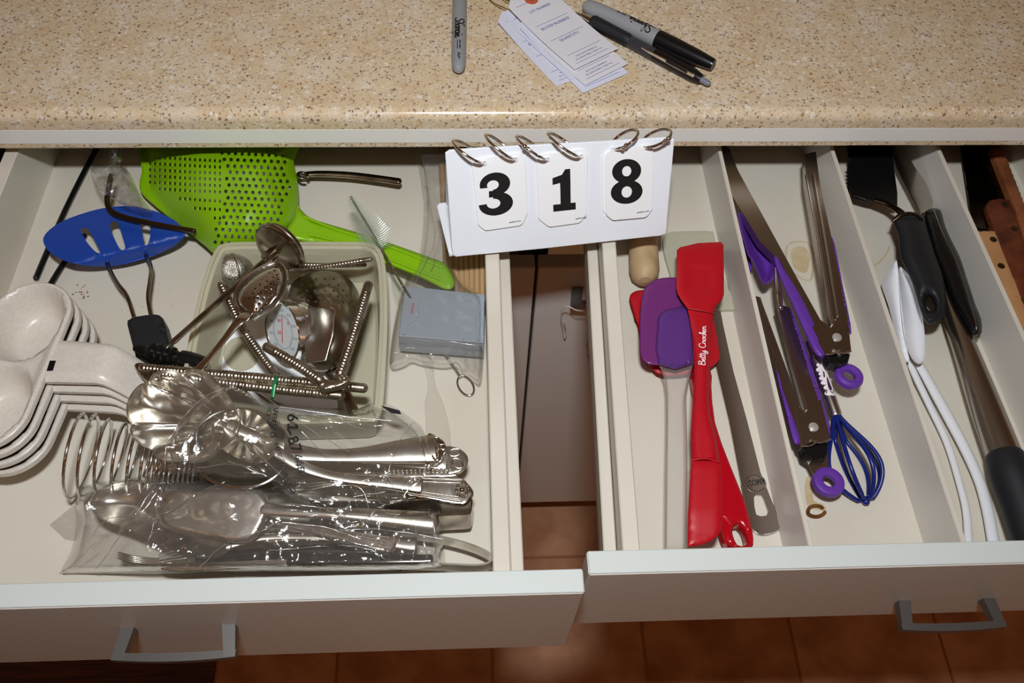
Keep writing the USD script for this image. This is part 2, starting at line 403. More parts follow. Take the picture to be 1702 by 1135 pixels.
# speckled solid-surface worktop
reg('speckle', {'g': ('geometry', {}), 'wn': ('noise_texture', {'scale': 260.0, 'detail': 2.0}), 'w': ('mix', {'mix_type': 'add', 'fac': .0042}), 'w2n': ('noise_texture', {'scale': 110.0, 'detail': 2.0}), 'w2': ('mix', {'mix_type': 'add', 'fac': .007}), 'n1': ('noise_texture', {'scale': 38.0, 'detail': 3.0}), 'r1': ('rgb_ramp', {'ramp': [(.32, lin((216, 190, 154))), (.5, lin((223, 202, 172))), (.7, lin((229, 214, 194)))]}),
    'v': ('voronoi_texture', {'scale': 430.0, 'randomness': 1.0}) , 'sv': ('separate_color', {}), 'd': ('rgb_ramp', {'ramp': [(0, (1, 1, 1)), (.3, (.9, .9, .9)), (.62, (0, 0, 0))]}),
    'cr': ('rgb_ramp', {'interpolate': False, 'ramp': [(0, lin((112, 84, 74))), (.05, lin((152, 120, 104))), (.13, lin((172, 142, 114))), (.19, lin((164, 152, 142))), (.25, lin((206, 176, 132))), (.45, lin((222, 196, 160))), (.8, lin((228, 210, 184))), (.95, lin((244, 236, 224)))]}),
    'v2': ('voronoi_texture', {'scale': 170.0, 'randomness': 1.0}), 'sv2': ('separate_color', {}), 'd2': ('rgb_ramp', {'ramp': [(0, (.8, .8, .8)), (.26, (.7, .7, .7)), (.42, (0, 0, 0))]}),
    't2': ('math', {'math_type': 'greater_than', 'value2': .86}), 'm2': ('math', {'math_type': 'multiply'}),
    'mx': ('mix', {'mix_type': 'mix'}), 'mx2': ('mix', {'mix_type': 'mix', 'color2': lin((238, 230, 216))}), 'p': ('principled_bsdf', {'roughness': .22})},
    [('g.position', 'n1.vector'), ('g.position', 'wn.vector'), ('g.position', 'w.color1'), ('wn.color', 'w.color2'), ('w.color', 'v.vector'), ('g.position', 'w2n.vector'), ('g.position', 'w2.color1'), ('w2n.color', 'w2.color2'), ('w2.color', 'v2.vector'), ('n1.fac', 'r1.fac'), ('v.color', 'sv.color'), ('sv.r', 'cr.fac'), ('v.distance', 'd.fac'), ('d.color', 'mx.fac'),
     ('r1.color', 'mx.color1'), ('cr.color', 'mx.color2'), ('v2.color', 'sv2.color'), ('sv2.g', 't2.value1'), ('v2.distance', 'd2.fac'), ('t2.value', 'm2.value1'), ('d2.color', 'm2.value2'), ('m2.value', 'mx2.fac'), ('mx.color', 'mx2.color1'), ('mx2.color', 'p.base_color')], 'p.BSDF')
# glued-up stick wood: grain along y
reg('wood_stick', {'g': ('texture_coordinate', {}), 'm': ('mapping', {'scale': (140.0, 5.0, 140.0)}), 'n': ('noise_texture', {'scale': 2.0, 'detail': 3.0}), 'r': ('rgb_ramp', {'ramp': [(.3, lin((190, 156, 112))), (.7, lin((152, 116, 74)))]}), 'p': ('principled_bsdf', {'roughness': .6})},
    [('g.object', 'm.vector'), ('m.vector', 'n.vector'), ('n.fac', 'r.fac'), ('r.color', 'p.base_color')], 'p.BSDF')

def film(name, tint, haze, base, rough=.06, bump=.35, bs=220.0, hazec=(220, 216, 208), edge=.55):
    """Clear plastic: light passes straight through, skin reflects (more at a glance), a little milky haze."""
    reg(name, {'g': ('texture_coordinate', {}), 'n': ('noise_texture', {'scale': bs, 'detail': 3.0, 'distortion': .6}), 'b': ('bump', {'strength': bump, 'distance': .001}), 't': ('transparent_bsdf', {'color': tint}), 'gl': ('glossy_bsdf', {'color': (1, 1, 1), 'roughness': rough}),
        'd': ('diffuse_bsdf', {'color': lin(hazec)}), 'f': ('layer_weight', {'blend': .5}), 'pw': ('math', {'math_type': 'power', 'value2': 4.0}), 'a': ('math', {'math_type': 'multiply_add', 'value2': edge, 'value3': base}), 'm1': ('mix_closure', {'fac': haze}), 'm2': ('mix_closure', {})},
        [('g.object', 'n.vector'), ('n.fac', 'b.height'), ('b.normal', 'gl.normal'), ('f.facing', 'pw.value1'), ('pw.value', 'a.value1'), ('t.BSDF', 'm1.closure1'), ('d.BSDF', 'm1.closure2'), ('m1.closure', 'm2.closure1'), ('gl.BSDF', 'm2.closure2'), ('a.value', 'm2.fac')], 'm2.closure')
film('bag_film', (.965, .965, .96), .022, .06, rough=.11, bump=.5, edge=.8)
film('bag_film_hazy', (.945, .94, .935), .04, .06, rough=.11, bump=.5, edge=.8)
film('fold', (.9, .9, .9), .12, .25, rough=.2, bump=0, edge=.6)
film('clear_plastic', (.99, .99, .985), .03, .035, rough=.04, bump=.0)
film('clear_handle', (.985, .98, .97), .12, .04, rough=.1, bump=.0, hazec=(255, 252, 246), edge=.25)
film('milky', (.80, .78, .68), .62, .02, rough=.25, bump=.0, hazec=(214, 208, 182))
film('pale_silicone', (.80, .78, .68), .72, .02, rough=.3, bump=.0, hazec=(206, 202, 180))
film('purple_clear', (.50, .10, .46), .62, .03, rough=.25, bump=.0, hazec=(138, 62, 138))
film('bristle', (.97, .98, .96), .27, .05, rough=.15, bump=.0, hazec=(216, 222, 210), edge=.2)
film('tan_film', (.80, .62, .48), .45, .02, rough=.3, bump=.0, hazec=(190, 120, 90))
# woven steel mesh
reg('mesh_wire', {'g': ('texture_coordinate', {}), 'v': ('voronoi_texture', {'scale': 1700.0}), 'b': ('bump', {'strength': .6, 'distance': .0004}), 'r': ('rgb_ramp', {'ramp': [(.3, lin((214, 210, 200))), (.75, lin((120, 112, 100)))]}), 'p': ('principled_bsdf', {'metallic': 1.0, 'roughness': .3})},
    [('g.object', 'v.vector'), ('v.distance', 'b.height'), ('b.normal', 'p.normal'), ('v.distance', 'r.fac'), ('r.color', 'p.base_color')], 'p.BSDF')
plain('grey_smoke', (60, 60, 64), .12, alpha=.9)
# ------------------------------------------------------------------ the room
ZF = 0.812                                # drawer floor
def struct(name, VF, mat, label=None, smooth=35):
    m = usdkit.mesh(stage, '/World/' + name, VF, MATS[mat], smooth=smooth); m.GetPrim().SetCustomDataByKey('kind', 'structure')
    if label: m.GetPrim().SetCustomDataByKey('label', label)
    m.GetPrim().SetCustomDataByKey('category', name.split('_')[0]); return m

fx = UsdGeom.Xform.Define(stage, '/World/floor')
for k_, v_ in (('kind', 'structure'), ('label', 'reddish brown square floor tiles with dark joints under the drawers'), ('category', 'floor')): fx.GetPrim().SetCustomDataByKey(k_, v_)
usdkit.mesh(stage, '/World/floor/grout', rbox(-1.6, 1.6, -1.6, .12, -.02, -.0035, .001), MATS['grout'])
TS, k_ = 0.242, 0
for i in range(-5, 6):
    for j in range(-5, 2):
        x, y = .262 + i * TS, -.30 + j * TS
        if y > .08: continue
        V, F = rbox(x + .002, x + TS - .002, y + .002, min(y + TS - .002, .12), -.012, rng.uniform(-.0018, -.0012), .0012)
        m = usdkit.mesh(stage, '/World/floor/tile' + (f'_{k_:03d}' if k_ else ''), (V, F), MATS[f'tile_{rng.randrange(3)}'], smooth=False); k_ += 1
struct('wall_back', rbox(-1.6, 1.6, .62, .64, 0, 2.4, .001), 'wall_paint', 'plain tan wall behind the worktop')

t = Thing('floor_mat', 'dark brown streaky wood-look mat on the floor below the left drawer', 'mat', (-.6, -.4, .0))
mx = float(W(357, 1110, .006)[0])
t.part('mat', rbox(-1.15, mx, -.85, -.13, .0005, .006, .002), 'mat_wood'); t.done()

# worktop: rounded front edge, white band let into it
t = Thing('countertop', 'speckled beige solid-surface worktop with white stripe let into its front edge', 'countertop', (0, .3, .872))
prof = [(.60, .910)] + [(.009 - .009 * math.sin(a), .901 + .009 * math.cos(a)) for a in np.linspace(0, math.pi / 2, 8)] + [(0, .8935), (.0012, .8935), (.0012, .8790), (0, .8790), (.0, .8745), (.002, .872), (.60, .872)]
def extr_x(prof, x0, x1):
    V, F = tm(trimesh.creation.extrude_polygon(Polygon(prof), x1 - x0, engine='earcut'))
    return np.stack([x0 + V[:, 2], V[:, 0], V[:, 1]], 1), F
t.part('slab', extr_x(prof, -1.3, 1.3), 'speckle')
t.part('inlay_strip', extr_x([(-.0003, .8933), (.0012, .8933), (.0012, .8792), (-.0003, .8792)], -1.3, 1.3), 'inlay', label='white stripe along the front edge')
t.done()

# base cabinet
def pull(t, pl, a, b, w, depth, mat='handle_metal', parent=None):
    """Flat bow handle on a vertical front: plane points a, b = the two feet; legs flare outwards, bar bows."""
    (ax, az), (bx, bz) = a, b
    g = []
    for x, z, s in ((ax, az, -1), (bx, bz, 1)):
        c = [(x - w / 2, z - w * .45, 0), (x + w / 2, z - w * .45, 0), (x + w / 2, z + w * .45, 0), (x - w / 2, z + w * .45, 0)]
        d = [(x + s * .003 - w * .42, z - w * .40, depth), (x + s * .003 + w * .42, z - w * .40, depth), (x + s * .003 + w * .42, z + w * .30, depth), (x + s * .003 - w * .42, z + w * .30, depth)]
        q = np.array(c + d); g.append(hull(pl.p(q[:, 0], q[:, 1], q[:, 2])))
    n = 14; X = np.linspace(ax - .003 - w * .42, bx + .003 + w * .42, n); Z = np.linspace(az, bz, n); bow = .0018 * (1 - (np.linspace(-1, 1, n)) ** 2)
    for i in range(n - 1):
        q = []
        for k in (i, i + 1):
            for dz in (-w * .40, w * .30):
                for h in (depth - .0045 + bow[k] * .6, depth + bow[k]): q.append((X[k], Z[k] + dz, h))
        q = np.array(q); g.append(hull(pl.p(q[:, 0], q[:, 1], q[:, 2])))
    return t.part('handle', cat(*g), mat, parent=parent, label='brushed metal bow handle', smooth=20)

t = Thing('base_cabinet', 'white kitchen base cabinet under the worktop holding both open drawers', 'cabinet', (0, .3, 0))
Y0 = .02
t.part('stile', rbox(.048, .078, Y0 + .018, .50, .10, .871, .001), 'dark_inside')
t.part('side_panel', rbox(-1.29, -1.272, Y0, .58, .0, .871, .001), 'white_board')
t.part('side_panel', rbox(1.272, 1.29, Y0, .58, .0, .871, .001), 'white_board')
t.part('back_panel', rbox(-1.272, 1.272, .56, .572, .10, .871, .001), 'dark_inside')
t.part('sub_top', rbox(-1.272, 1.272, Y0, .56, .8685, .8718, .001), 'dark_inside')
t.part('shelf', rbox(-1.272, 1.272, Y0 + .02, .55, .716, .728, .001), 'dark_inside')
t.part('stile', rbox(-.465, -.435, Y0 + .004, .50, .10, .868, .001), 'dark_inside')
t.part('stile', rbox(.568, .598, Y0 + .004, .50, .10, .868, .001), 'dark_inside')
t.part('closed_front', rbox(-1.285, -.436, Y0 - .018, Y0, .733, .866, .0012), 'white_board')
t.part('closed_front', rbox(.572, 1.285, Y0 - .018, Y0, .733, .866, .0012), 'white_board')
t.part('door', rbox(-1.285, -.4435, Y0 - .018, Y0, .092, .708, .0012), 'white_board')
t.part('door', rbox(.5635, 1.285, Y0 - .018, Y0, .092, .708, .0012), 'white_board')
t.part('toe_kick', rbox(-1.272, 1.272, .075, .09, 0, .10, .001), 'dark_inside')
GX = .0632
dl = t.part('door', rbox(-.44, GX - .0016, Y0 - .018, Y0, .092, .708, .0012), 'white_board')
dr = t.part('door', rbox(GX + .0016, .56, Y0 - .018, Y0, .092, .708, .0012), 'white_board')
front = Plane((0, Y0 - .018, 0), (1, 0, 0), (0, 0, 1))
h0 = front.px(960, 478)
pull(t, front, (h0[0], h0[1] - .004), (h0[0] + .096, h0[1] - .004), .012, .020, parent=dr)
t.done()

# drawers
def drawer(label, yb, yfr, xl, xr, xfl, xfr, ztop, zfb, hpx, sides):
    """yb back, yfr = back face of the front panel at its left and right end, sides = [(x at back, x at front)] of the two side boards' inner faces."""
    t = Thing('drawer', label, 'drawer', (0.5 * (xfl + xfr), .5 * (yfr - .1), .79))
    (lb, lf), (rb, rf) = sides; th = .011
    t.part('bottom_panel', hull([(lb - th, yb, z) for z in (ZF - .008, ZF)] + [(rb + th, yb, z) for z in (ZF - .008, ZF)] + [(lf - th, yfr, z) for z in (ZF - .008, ZF)] + [(rf + th, yfr, z) for z in (ZF - .008, ZF)]), 'cream_board')
    t.part('side_panel', panel((lb, yb), (lf, yfr), -th, ZF - .02, .862), 'cream_board')
    t.part('side_panel', panel((rb, yb), (rf, yfr), th, ZF - .02, .862), 'cream_board')
    t.part('back_panel', rbox(lb, rb, yb - .012, yb, ZF - .01, .855, .001), 'cream_board')
    # runners screwed along the outside of both side boards
    for (b0, f0), s in (((lb - th, lf - th), -1), ((rb + th, rf + th), 1)):
        yy = yb if s < 0 else yb
        t.part('runner', cat(panel((b0 + s * .0006, yy), (f0 + s * .0006, yfr + .004), s * .0085, .826, .842), panel((b0 + s * .0006, yy), (f0 + s * .0006, yfr + .004), s * .006, .800, .812)), 'slide_metal', label='pale metal runner along the side board')
    f = t.part('front_panel', rbox(xfl, xfr, yfr - .0152, yfr, zfb, ztop, .0012), 'white_board')
    t.part('edge_band', rbox(xfl + .0006, xfr - .0006, yfr - .0146, yfr - .0006, ztop - .0005, ztop + .0006, .0003), 'white_edge', parent=f, label='white top edge of the drawer front')
    fp = Plane((0, yfr - .0152, 0), (1, 0, 0), (0, 0, 1))
    (pxa, pya), (pxb, pyb) = hpx; a, b = fp.px(pxa, pya), fp.px(pxb, pyb)
    pull(t, fp, (a[0], a[1]), (b[0], a[1]), .0085, .0195)
    return t

XL = -.378
DL = drawer('left open drawer filled with bagged silverware and white cup trays', .13, -.3555, 0, 0, -.425, .0640, .866, .733, ((215, 1045), (387, 1045)), ((XL, XL), (.0085, .0090)))
DL.done()
r0 = W(1024, 407, .862)[0] + .0; r1 = W(1064, 913, .862)[0]
kx = (r1 - r0) / (W(1064, 913, .862)[1] - W(1024, 407, .862)[1])
yl = W(1024, 407, .862)[1]; inn = lambda y: r0 + kx * (y - yl)
DR = drawer('right open drawer split by three upright dividers holding spatulas tongs and knives', .13, -.3445, 0, 0, .0672, .560, .866, .752, ((1500, 1000), (1650, 990)), ((inn(.13), inn(-.3445)), (.512, .512)))
for (a, b) in (((1197, 265), (1343, 903)), ((1386, 265), (1595, 891)), ((1566, 267), (1697, 555))):
    A, B = W(*a, .857), W(*b, .857); d = (B - A) / (B[1] - A[1])
    P, Q = A + d * (.118 - A[1]), A + d * (-.3445 - A[1])
    dv = DR.part('divider', panel(P[:2], Q[:2], .0034, ZF, .857, .0006), 'divider_board')
    DR.part('worn_edge', panel(P[:2] + [.0003, 0], Q[:2] + [.0003, .002], .0028, .8565, .8573, .0002), 'cream_board', parent=dv, label='cream edge strip')
# old stains on the drawer bottom
def stain(poly, mat): return pxslab(poly, ZF - .0002, ZF + .00025, 0, smooth=4)
def ringstain(cx, cy, rx, ry, w, rot=0.0, a0=0, a1=2 * math.pi):
    a = np.linspace(a0, a1, 26); e = np.stack([cx + rx * np.cos(a) * (1 + .06 * np.sin(3 * a + 1)), cy + ry * np.sin(a)], 1)
    g = LineString(e).buffer(w)
    q = lambda c: W(*np.array(c).T, ZF)[:, :2]
    return cat(*[slab(Polygon(q(p.exterior.coords), [q(i.coords) for i in p.interiors]).buffer(0), flat(0), ZF - .0002, ZF + .0003) for p in polys(g)])
DR.part('stain', cat(*[tube(W(sm([(1312, 405), (1340, 403), (1352, 420), (1350, 455), (1346, 466), (1330, 462), (1310, 445), (1306, 425)], 5)[:, 0], sm([(1312, 405), (1340, 403), (1352, 420), (1350, 455), (1346, 466), (1330, 462), (1310, 445), (1306, 425)], 5)[:, 1], ZF + .0001), r, 6, .25, cap=False) for r in (.0008,)]), 'stain_light', label='dried rectangular spill mark')
DR.part('stain', stain([(1316, 415), (1335, 410), (1346, 425), (1342, 450), (1330, 452), (1318, 440)], 0), 'stain_light', label='dried rectangular spill mark')
DR.part('stain', ringstain(1356, 850, 14, 9, 3.2, 0, .2, 5.6), 'stain_dark', label='dark dried syrup ring')
DR.part('stain', stain([(1338, 800), (1350, 790), (1352, 830), (1368, 838), (1372, 848), (1350, 845), (1340, 835)], 0), 'stain_light', label='brown dried spill')
DR.part('stain', ringstain(1440, 395, 38, 50, 1.2, 0, .3, 1.7), 'stain_light', label='tide mark of a spill')
DR.done()
# ------------------------------------------------------------------ things on the worktop
ZC = .910
def marker(label, tip, capend, r, capfrac, textpx=None, flip=False, small=()):
    """Felt marker lying on the worktop: rounded barrel end at pixel 'tip', cap end at pixel 'capend'."""
    t = Thing('marker', label, 'marker')
    A, B = W(*tip, ZC + r), W(*capend, ZC + r); L = np.linalg.norm(B - A); a = (B - A) / L
    c = L * (1 - capfrac)
    br = t.part('barrel', lathe([(0, 0), (r * .42, .0006), (r * .72, .003), (r * .86, .008), (r * .93, .016), (r * .96, .04), (r * .97, c + .001), (0, c + .001)], A, a, 36), 'marker_grey')
    cp = t.part('cap', lathe([(0, c), (r * .985, c), (r, c + .002), (r * .97, c + .015), (r * .82, L - .016), (r * .66, L - .002), (r * .58, L), (0, L)], A, a, 36), 'black_plastic')
    s = np.cross([0, 0, 1.0], a); s = s * (1 if s[0] < 0 else -1)
    q = A + a * (c + .004) + s * r * 1.03
    t.part('clip', tube([q, q + a * .02 + s * .0012, q + a * .038 + s * .0002], [.0018, .0018, .0013], 8, .7), 'black_plastic', parent=cp)
    if textpx:
        (p0, p1) = textpx; o0 = (W(*p0, ZC + 2 * r) - A) @ a; o1 = (W(*p1, ZC + 2 * r) - A) @ a
        along = a if o1 > o0 else -a; V, F = script2d('Sharpie', .06); sc = abs(o1 - o0) / V[:, 0].max()
        sc_y = min(sc * 1.35, r * 1.25)
        def wrap(V, F, o, sx, sy, s0):
            V = V * [sx, sy, 1]; z = np.array([0, 0, 1.0]); u = np.cross(z, along)
            ang = (V[:, 1] - s0) / r; rr = r * .97 - .0001 + V[:, 2] * .00035
            return A + a * o + V[:, :1] * along + rr[:, None] * (np.cos(ang)[:, None] * z + np.sin(ang)[:, None] * u), F
        g = [wrap(V, F, o0, sc, sc_y, sc_y * .42)]
        for txt, f0, ln, hh, dy in small:
            v, f = text2d(txt); v[:, 0] -= v[:, 0].min(); k = ln * abs(o1 - o0) / v[:, 0].max()
            g.append(wrap(v, f, o0 + (o1 - o0) * f0, k, hh, dy))
        t.part('lettering', cat(*g), 'ink_black', parent=br, smooth=False)
    t.done()

marker('slim grey marker with black cap lying alone on the worktop left of the tags', (762, 118), (766, -118), .0066, .48, ((762, 29), (762, 62)), small=[('FINE POINT', 1.1, .42, .0011, -.0005), ('Permanent', 1.1, .42, .0009, .0014), ('AP', 1.7, .3, .0022, .0008)])
marker('grey marker with fat black cap lying right behind the clicker pen', (970, 8), (1186, 108), .0078, .42, ((1068, 64), (1027, 45)), small=[('Permanent', .08, .6, .0012, .0062), ('Marker', .95, .4, .0012, .0062), ('FINE', 1.15, .35, .0014, .002)])

# retractable ballpoint pen lying beside the fat marker
t = Thing('ballpoint_pen', 'black clicker pen with rubber grip and shiny clip beside the tags', 'pen')
r = .0056; A, B = W(956, 20, ZC + r), W(1180, 140, ZC + r); L = np.linalg.norm(B - A); a = (B - A) / L
t.part('tip', lathe([(0, 0), (.0006, .0002), (.0009, .004), (.0028, .008), (.0042, .019), (0, .019)], A, a, 24), 'chrome', label='shiny metal tip')
t.part('grip', lathe([(0, .0185), (.0050, .0185)] + [(.0056 + .0003 * (k % 2), .020 + .0019 * k) for k in range(20)] + [(.0050, .060), (0, .060)], A, a, 24), 'black_rubber')
t.part('barrel', lathe([(0, .0598), (.0051, .0598), (.0053, .085), (0, .085)], A, a, 28), 'grey_smoke')
t.part('rear_barrel', lathe([(0, .085), (.0053, .085), (.0056, .092), (.0055, L - .016), (.004, L - .0085), (0, L - .0085)], A, a, 28), 'black_plastic')
t.part('clicker', lathe([(0, L - .0086), (.0026, L - .0086), (.0024, L - .002), (.0016, L), (0, L)], A, a, 20), 'grey_card_dark', label='grey push button')
s = np.cross([0, 0, 1.0], a); s = s * np.sign(-s[1])
d = s * .0045 + np.array([0, 0, .0036])
cl = t.part('clip', tube([A + a * .074 + d * .95, A + a * .082 + d * 1.25, A + a * (L - .03) + d * 1.3, A + a * (L - .014) + d * 1.1], [.0009, .0016, .0022, .0022], 10, .45, up=d), 'chrome', label='shiny clip')
t.part('clip_pad', tube([A + a * (L - .040) + d * 1.52, A + a * (L - .02) + d * 1.5], [.0015, .0016], 8, .4, up=d), 'black_plastic', parent=cl)
t.done()

# stack of auction lot tags
TW, TL_ = .0475, .101
def tag_mesh():
    c = .009; return Polygon([(0, 0), (TW, 0), (TW, TL_ - c), (TW - c, TL_), (c, TL_), (0, TL_ - c)])
TAGPOLY = tag_mesh().difference(Point(TW / 2, TL_ - .0105).buffer(.0014))
def make_tag(t, pl, curl, mat='paper'):
    """Tag with its foot at plane origin: u across, v up towards the eyelet end. curl(v) lifts it."""
    mp = lambda x, y, h: pl.p(x, y, h + curl(x, y))
    t.part('card', sheet(TAGPOLY, mp, .00028, 0, .006), mat)
    ey = sheet(Point(TW / 2, TL_ - .0105).buffer(.0062).difference(Point(TW / 2, TL_ - .0105).buffer(.0016)), mp, .0005, .00025, .003)
    t.part('eyelet', ey, 'eyelet', label='orange paper reinforcement ring')
    t.part('eyelet_ring', sheet(Point(TW / 2, TL_ - .0105).buffer(.0021).difference(Point(TW / 2, TL_ - .0105).buffer(.0010)), mp, .0008, .0005, .002), 'nickel', label='small metal grommet')
    def txt(s, x0, x1, y, h):
        V, F = text2d(s); V[:, 0] -= V[:, 0].min(); x = x0 + V[:, 0] / V[:, 0].max() * (x1 - x0); return mp(x, y + V[:, 1] * h, .00027 + V[:, 2] * .00012), F
    rule = lambda x0, x1, y: sheet(sbox(x0, y, x1, y + .0003), mp, .00038, .00027, .004)
    g = [txt('LOT NUMBER', .0125, .035, .0765, .0027), txt('BUYER NUMBER', .0085, .0385, .0540, .0029), txt('QUANTITY', .013, .034, .0345, .0029),
         txt('SOLD AS IS, WHERE IS.', .0115, .0345, .0118, .0015), txt('ALL SALES FINAL. Thank You', .0085, .037, .0082, .0015),
         rule(.006, .0415, .0885), rule(.006, .0415, .0605), rule(.006, .0415, .0395), rule(.006, .0415, .0168), rule(.006, .0415, .0048)]
    t.part('lettering', cat(*g), 'ink_blue', label='blue printed lettering', smooth=False)
def tag_plane(left_bottom, right_bottom, left_up, z):
    a, b, c = W(*left_bottom, z), W(*right_bottom, z), W(*left_up, z); v = (c - a) / np.linalg.norm(c - a); return Plane(a, (b - a) - v * ((b - a) @ v), v)
spec = [  # left foot, right foot, a point up the left edge, height, curl, label
 ((925, 144), (985, 120), (831, 46), .9104, .004, 'lowest lot tag fanned out furthest left under the pile', 'paper_blue'),
 ((969, 155), (1039, 121), (833, 24), .9112, .005, 'fourth lot tag whose blank foot sticks out lowest of the pile', 'paper_blue'),
 ((948, 133), (1018, 104), (838, 34), .9120, .002, 'third lot tag with curled left edge in the middle of the pile', 'paper_blue'),
 ((972, 142), (1040, 111), (850, 37), .9128, .0005, 'second lot tag showing only its sold-as-is line below the top tag', 'paper'),
 ((955, 116), (1022, 89), (833, 11), .9150, .006, 'top lot tag of the pile with orange ring and string', 'paper')]
for lb, rb, lu, z, cu, lab, mt in spec:
    t = Thing('lot_tag', lab, 'tag', group='auction tags piled on the worktop')
    pl = tag_plane(lb, rb, lu, z); make_tag(t, pl, (lambda cu: lambda x, y: cu * np.clip((y - .02) / .08, 0, 1) ** 2)(cu), mt)
    if lab.startswith('top'):
        e = pl.p(TW / 2, TL_ - .0105, .005)
        t.part('string', cat(tube(sm([e + [0, 0, .0], e + [-.003, .006, .004], e + [-.006, .02, .003], e + [-.012, .05, -.002], e + [-.01, .07, -.003]], 6, closed=False), .0005, 6),
            tube(sm([e, e + [.001, .008, .004], e + [-.001, .025, .003], e + [-.004, .06, -.002]], 6, closed=False), .0005, 6)), 'gold_wire', label='golden tie wire')
    else:
        e = pl.p(TW / 2, TL_ - .0105, .003); k = rng.uniform(-.01, .012)
        t.part('string', tube(sm([e, e + [-.008 + k, .008, .002], e + [-.018 + k, .02, .0], e + [-.03 + k, .045, -.0]], 6, closed=False), .0005, 6), 'gold_wire', label='golden tie wire')
    t.done()

# ------------------------------------------------------------------ the flip-number sign standing across the two drawers
t = Thing('number_sign', 'white tent sign with ringed flip cards reading 3 1 8 on the drawer edges', 'sign')
bl, br_ = np.array([-.0165, -.1125, .8625]), np.array([.1519, -.0935, .8625])
from_px = lambda px, py, y: None
u = br_ - bl; u /= np.linalg.norm(u); SW = .169; SH = .0835
tilt = .4145; back = np.array([-u[1], u[0], 0]); v = np.cos(tilt) * np.array([0, 0, 1.0]) + np.sin(tilt) * back + u * -.018; SP = Plane(bl, u, v)   # face normal towards the camera
ol = SP.poly([(740, 255), (747, 250), (800, 246), (1000, 235), (1116, 228), (1121, 231), (1120, 245), (1108, 380), (1106, 389), (1098, 392), (900, 414), (758, 427), (753, 424), (751, 410)])
bd = t.part('front_board', slab(ol, SP, -.0022, 0, .0006, .012), 'sign_white')
base = Plane(SP.p(0, 0, -.003), u, back)
dp = .058
t.part('base_board', slab(Polygon([(-.002, .0035), (SW - .003, .0035), (SW - .004, dp), (-.004, dp), (-.0065, dp - .003)]), base, 0, .0022, .0005, .012), 'sign_white')
top = SP.p(.002, SH - .004, -.003); bk0 = base.p(.0, dp - .002, 0); bp = Plane(bk0, u, top - bk0); hb = np.linalg.norm(top - bk0)
t.part('back_board', slab(sbox(.001, .0, SW - .004, hb), bp, -.001, .001, .0004, .012), 'sign_white')
def card(pts, h, thk, name='number_card', label=None):
    return t.part(name, slab(SP.poly(pts).buffer(-.005).buffer(.005, quad_segs=8), SP, h, h + thk, .00025, .006), 'card_white', label=label)
und = card([(1000, 260), (1006, 252), (1078, 240), (1083, 246), (1079, 340), (1070, 352), (1012, 358), (1001, 350)], .0002, .0008, 'spare_card')
card([(789, 266), (860, 255), (873, 262), (877, 350), (866, 368), (803, 376), (792, 366)], .0002, .0010, 'spare_card')
card([(896, 257), (968, 247), (977, 258), (974, 352), (964, 364), (912, 371), (896, 360)], .0002, .0010, 'spare_card')
c3 = card([(784, 272), (790, 263), (862, 252), (872, 262), (877, 352), (867, 373), (806, 382), (794, 372)], .0013, .0006, label='flip card with a black 3')
c1 = card([(891, 264), (899, 255), (966, 246), (976, 257), (974, 355), (963, 369), (912, 376), (894, 362)], .0013, .0006, label='flip card with a black 1')
c8 = card([(1005, 254), (1012, 248), (1076, 237), (1084, 242), (1083, 345), (1073, 359), (1017, 364), (1006, 355)], .0022, .0006, label='flip card with a black 8')
H3 = .0019
def pl_txt(g, parent, h, nm='numeral', mat='ink_black'): t.part(nm, slab(g, SP, h, h + .0002), mat, parent=parent, smooth=False)
def ell(cx, cy, rx, ry): return affinity.scale(Point(cx, cy).buffer(1, quad_segs=24), rx, ry)
# in card units: x 0..1 wide, y 0..1 high
eight = unary_union([ell(.5, .735, .45, .265), ell(.5, .27, .5, .27)]).difference(unary_union([ell(.5, .735, .145, .115), ell(.5, .27, .165, .13)]))
three = unary_union([ell(.48, .735, .44, .265), ell(.5, .275, .5, .275)])
cut = unary_union([ell(.42, .72, .17, .11), ell(.43, .285, .2, .115), sbox(-.2, .3, .42, .67).difference(sbox(.3, .44, .5, .585)), Polygon([(-.2, .60), (.36, .60), (.36, .66), (.26, .665), (-.2, .665)]), Polygon([(-.2, .3), (.25, .3), (.23, .29), (-.2, .27)])])
three = unary_union([three.difference(cut), sbox(.3, .445, .6, .58)])
one = Polygon([(.0, .0), (1, 0), (1, .17), (.78, .17), (.78, 1), (.56, 1), (.42, .88), (.0, .82), (.0, .66), (.33, .69), (.33, .17), (.0, .17)])
def place(g, px):  # px: bottom-left, bottom-right, top-left corners in the photograph
    q = SP.px(*np.array(px, float).T); o, e, f = q[0], q[1] - q[0], q[2] - q[0]
    return affinity.affine_transform(g, [e[0], f[0], e[1], f[1], o[0], o[1]])
pl_txt(place(three, ((796, 359), (852, 353), (794, 288))), c3, H3)
pl_txt(place(one, ((919, 350), (956, 346), (917, 282))), c1, H3)
pl_txt(place(eight, ((1014, 338), (1066, 334), (1013, 264))), c8, H3 + .0009)
for par, a, b, h in ((c3, (846, 369), (865, 366), H3), (c1, (956, 363), (974, 360), H3), (c8, (1057, 352), (1077, 349), H3 + .0009)):
    qa, qb = SP.px(*a), SP.px(*b); t.part('lettering', put_text('sadlers.com', SP, qa, qb, .0011, .0001, True, h), 'ink_black', parent=par, smooth=False, label='tiny black print')
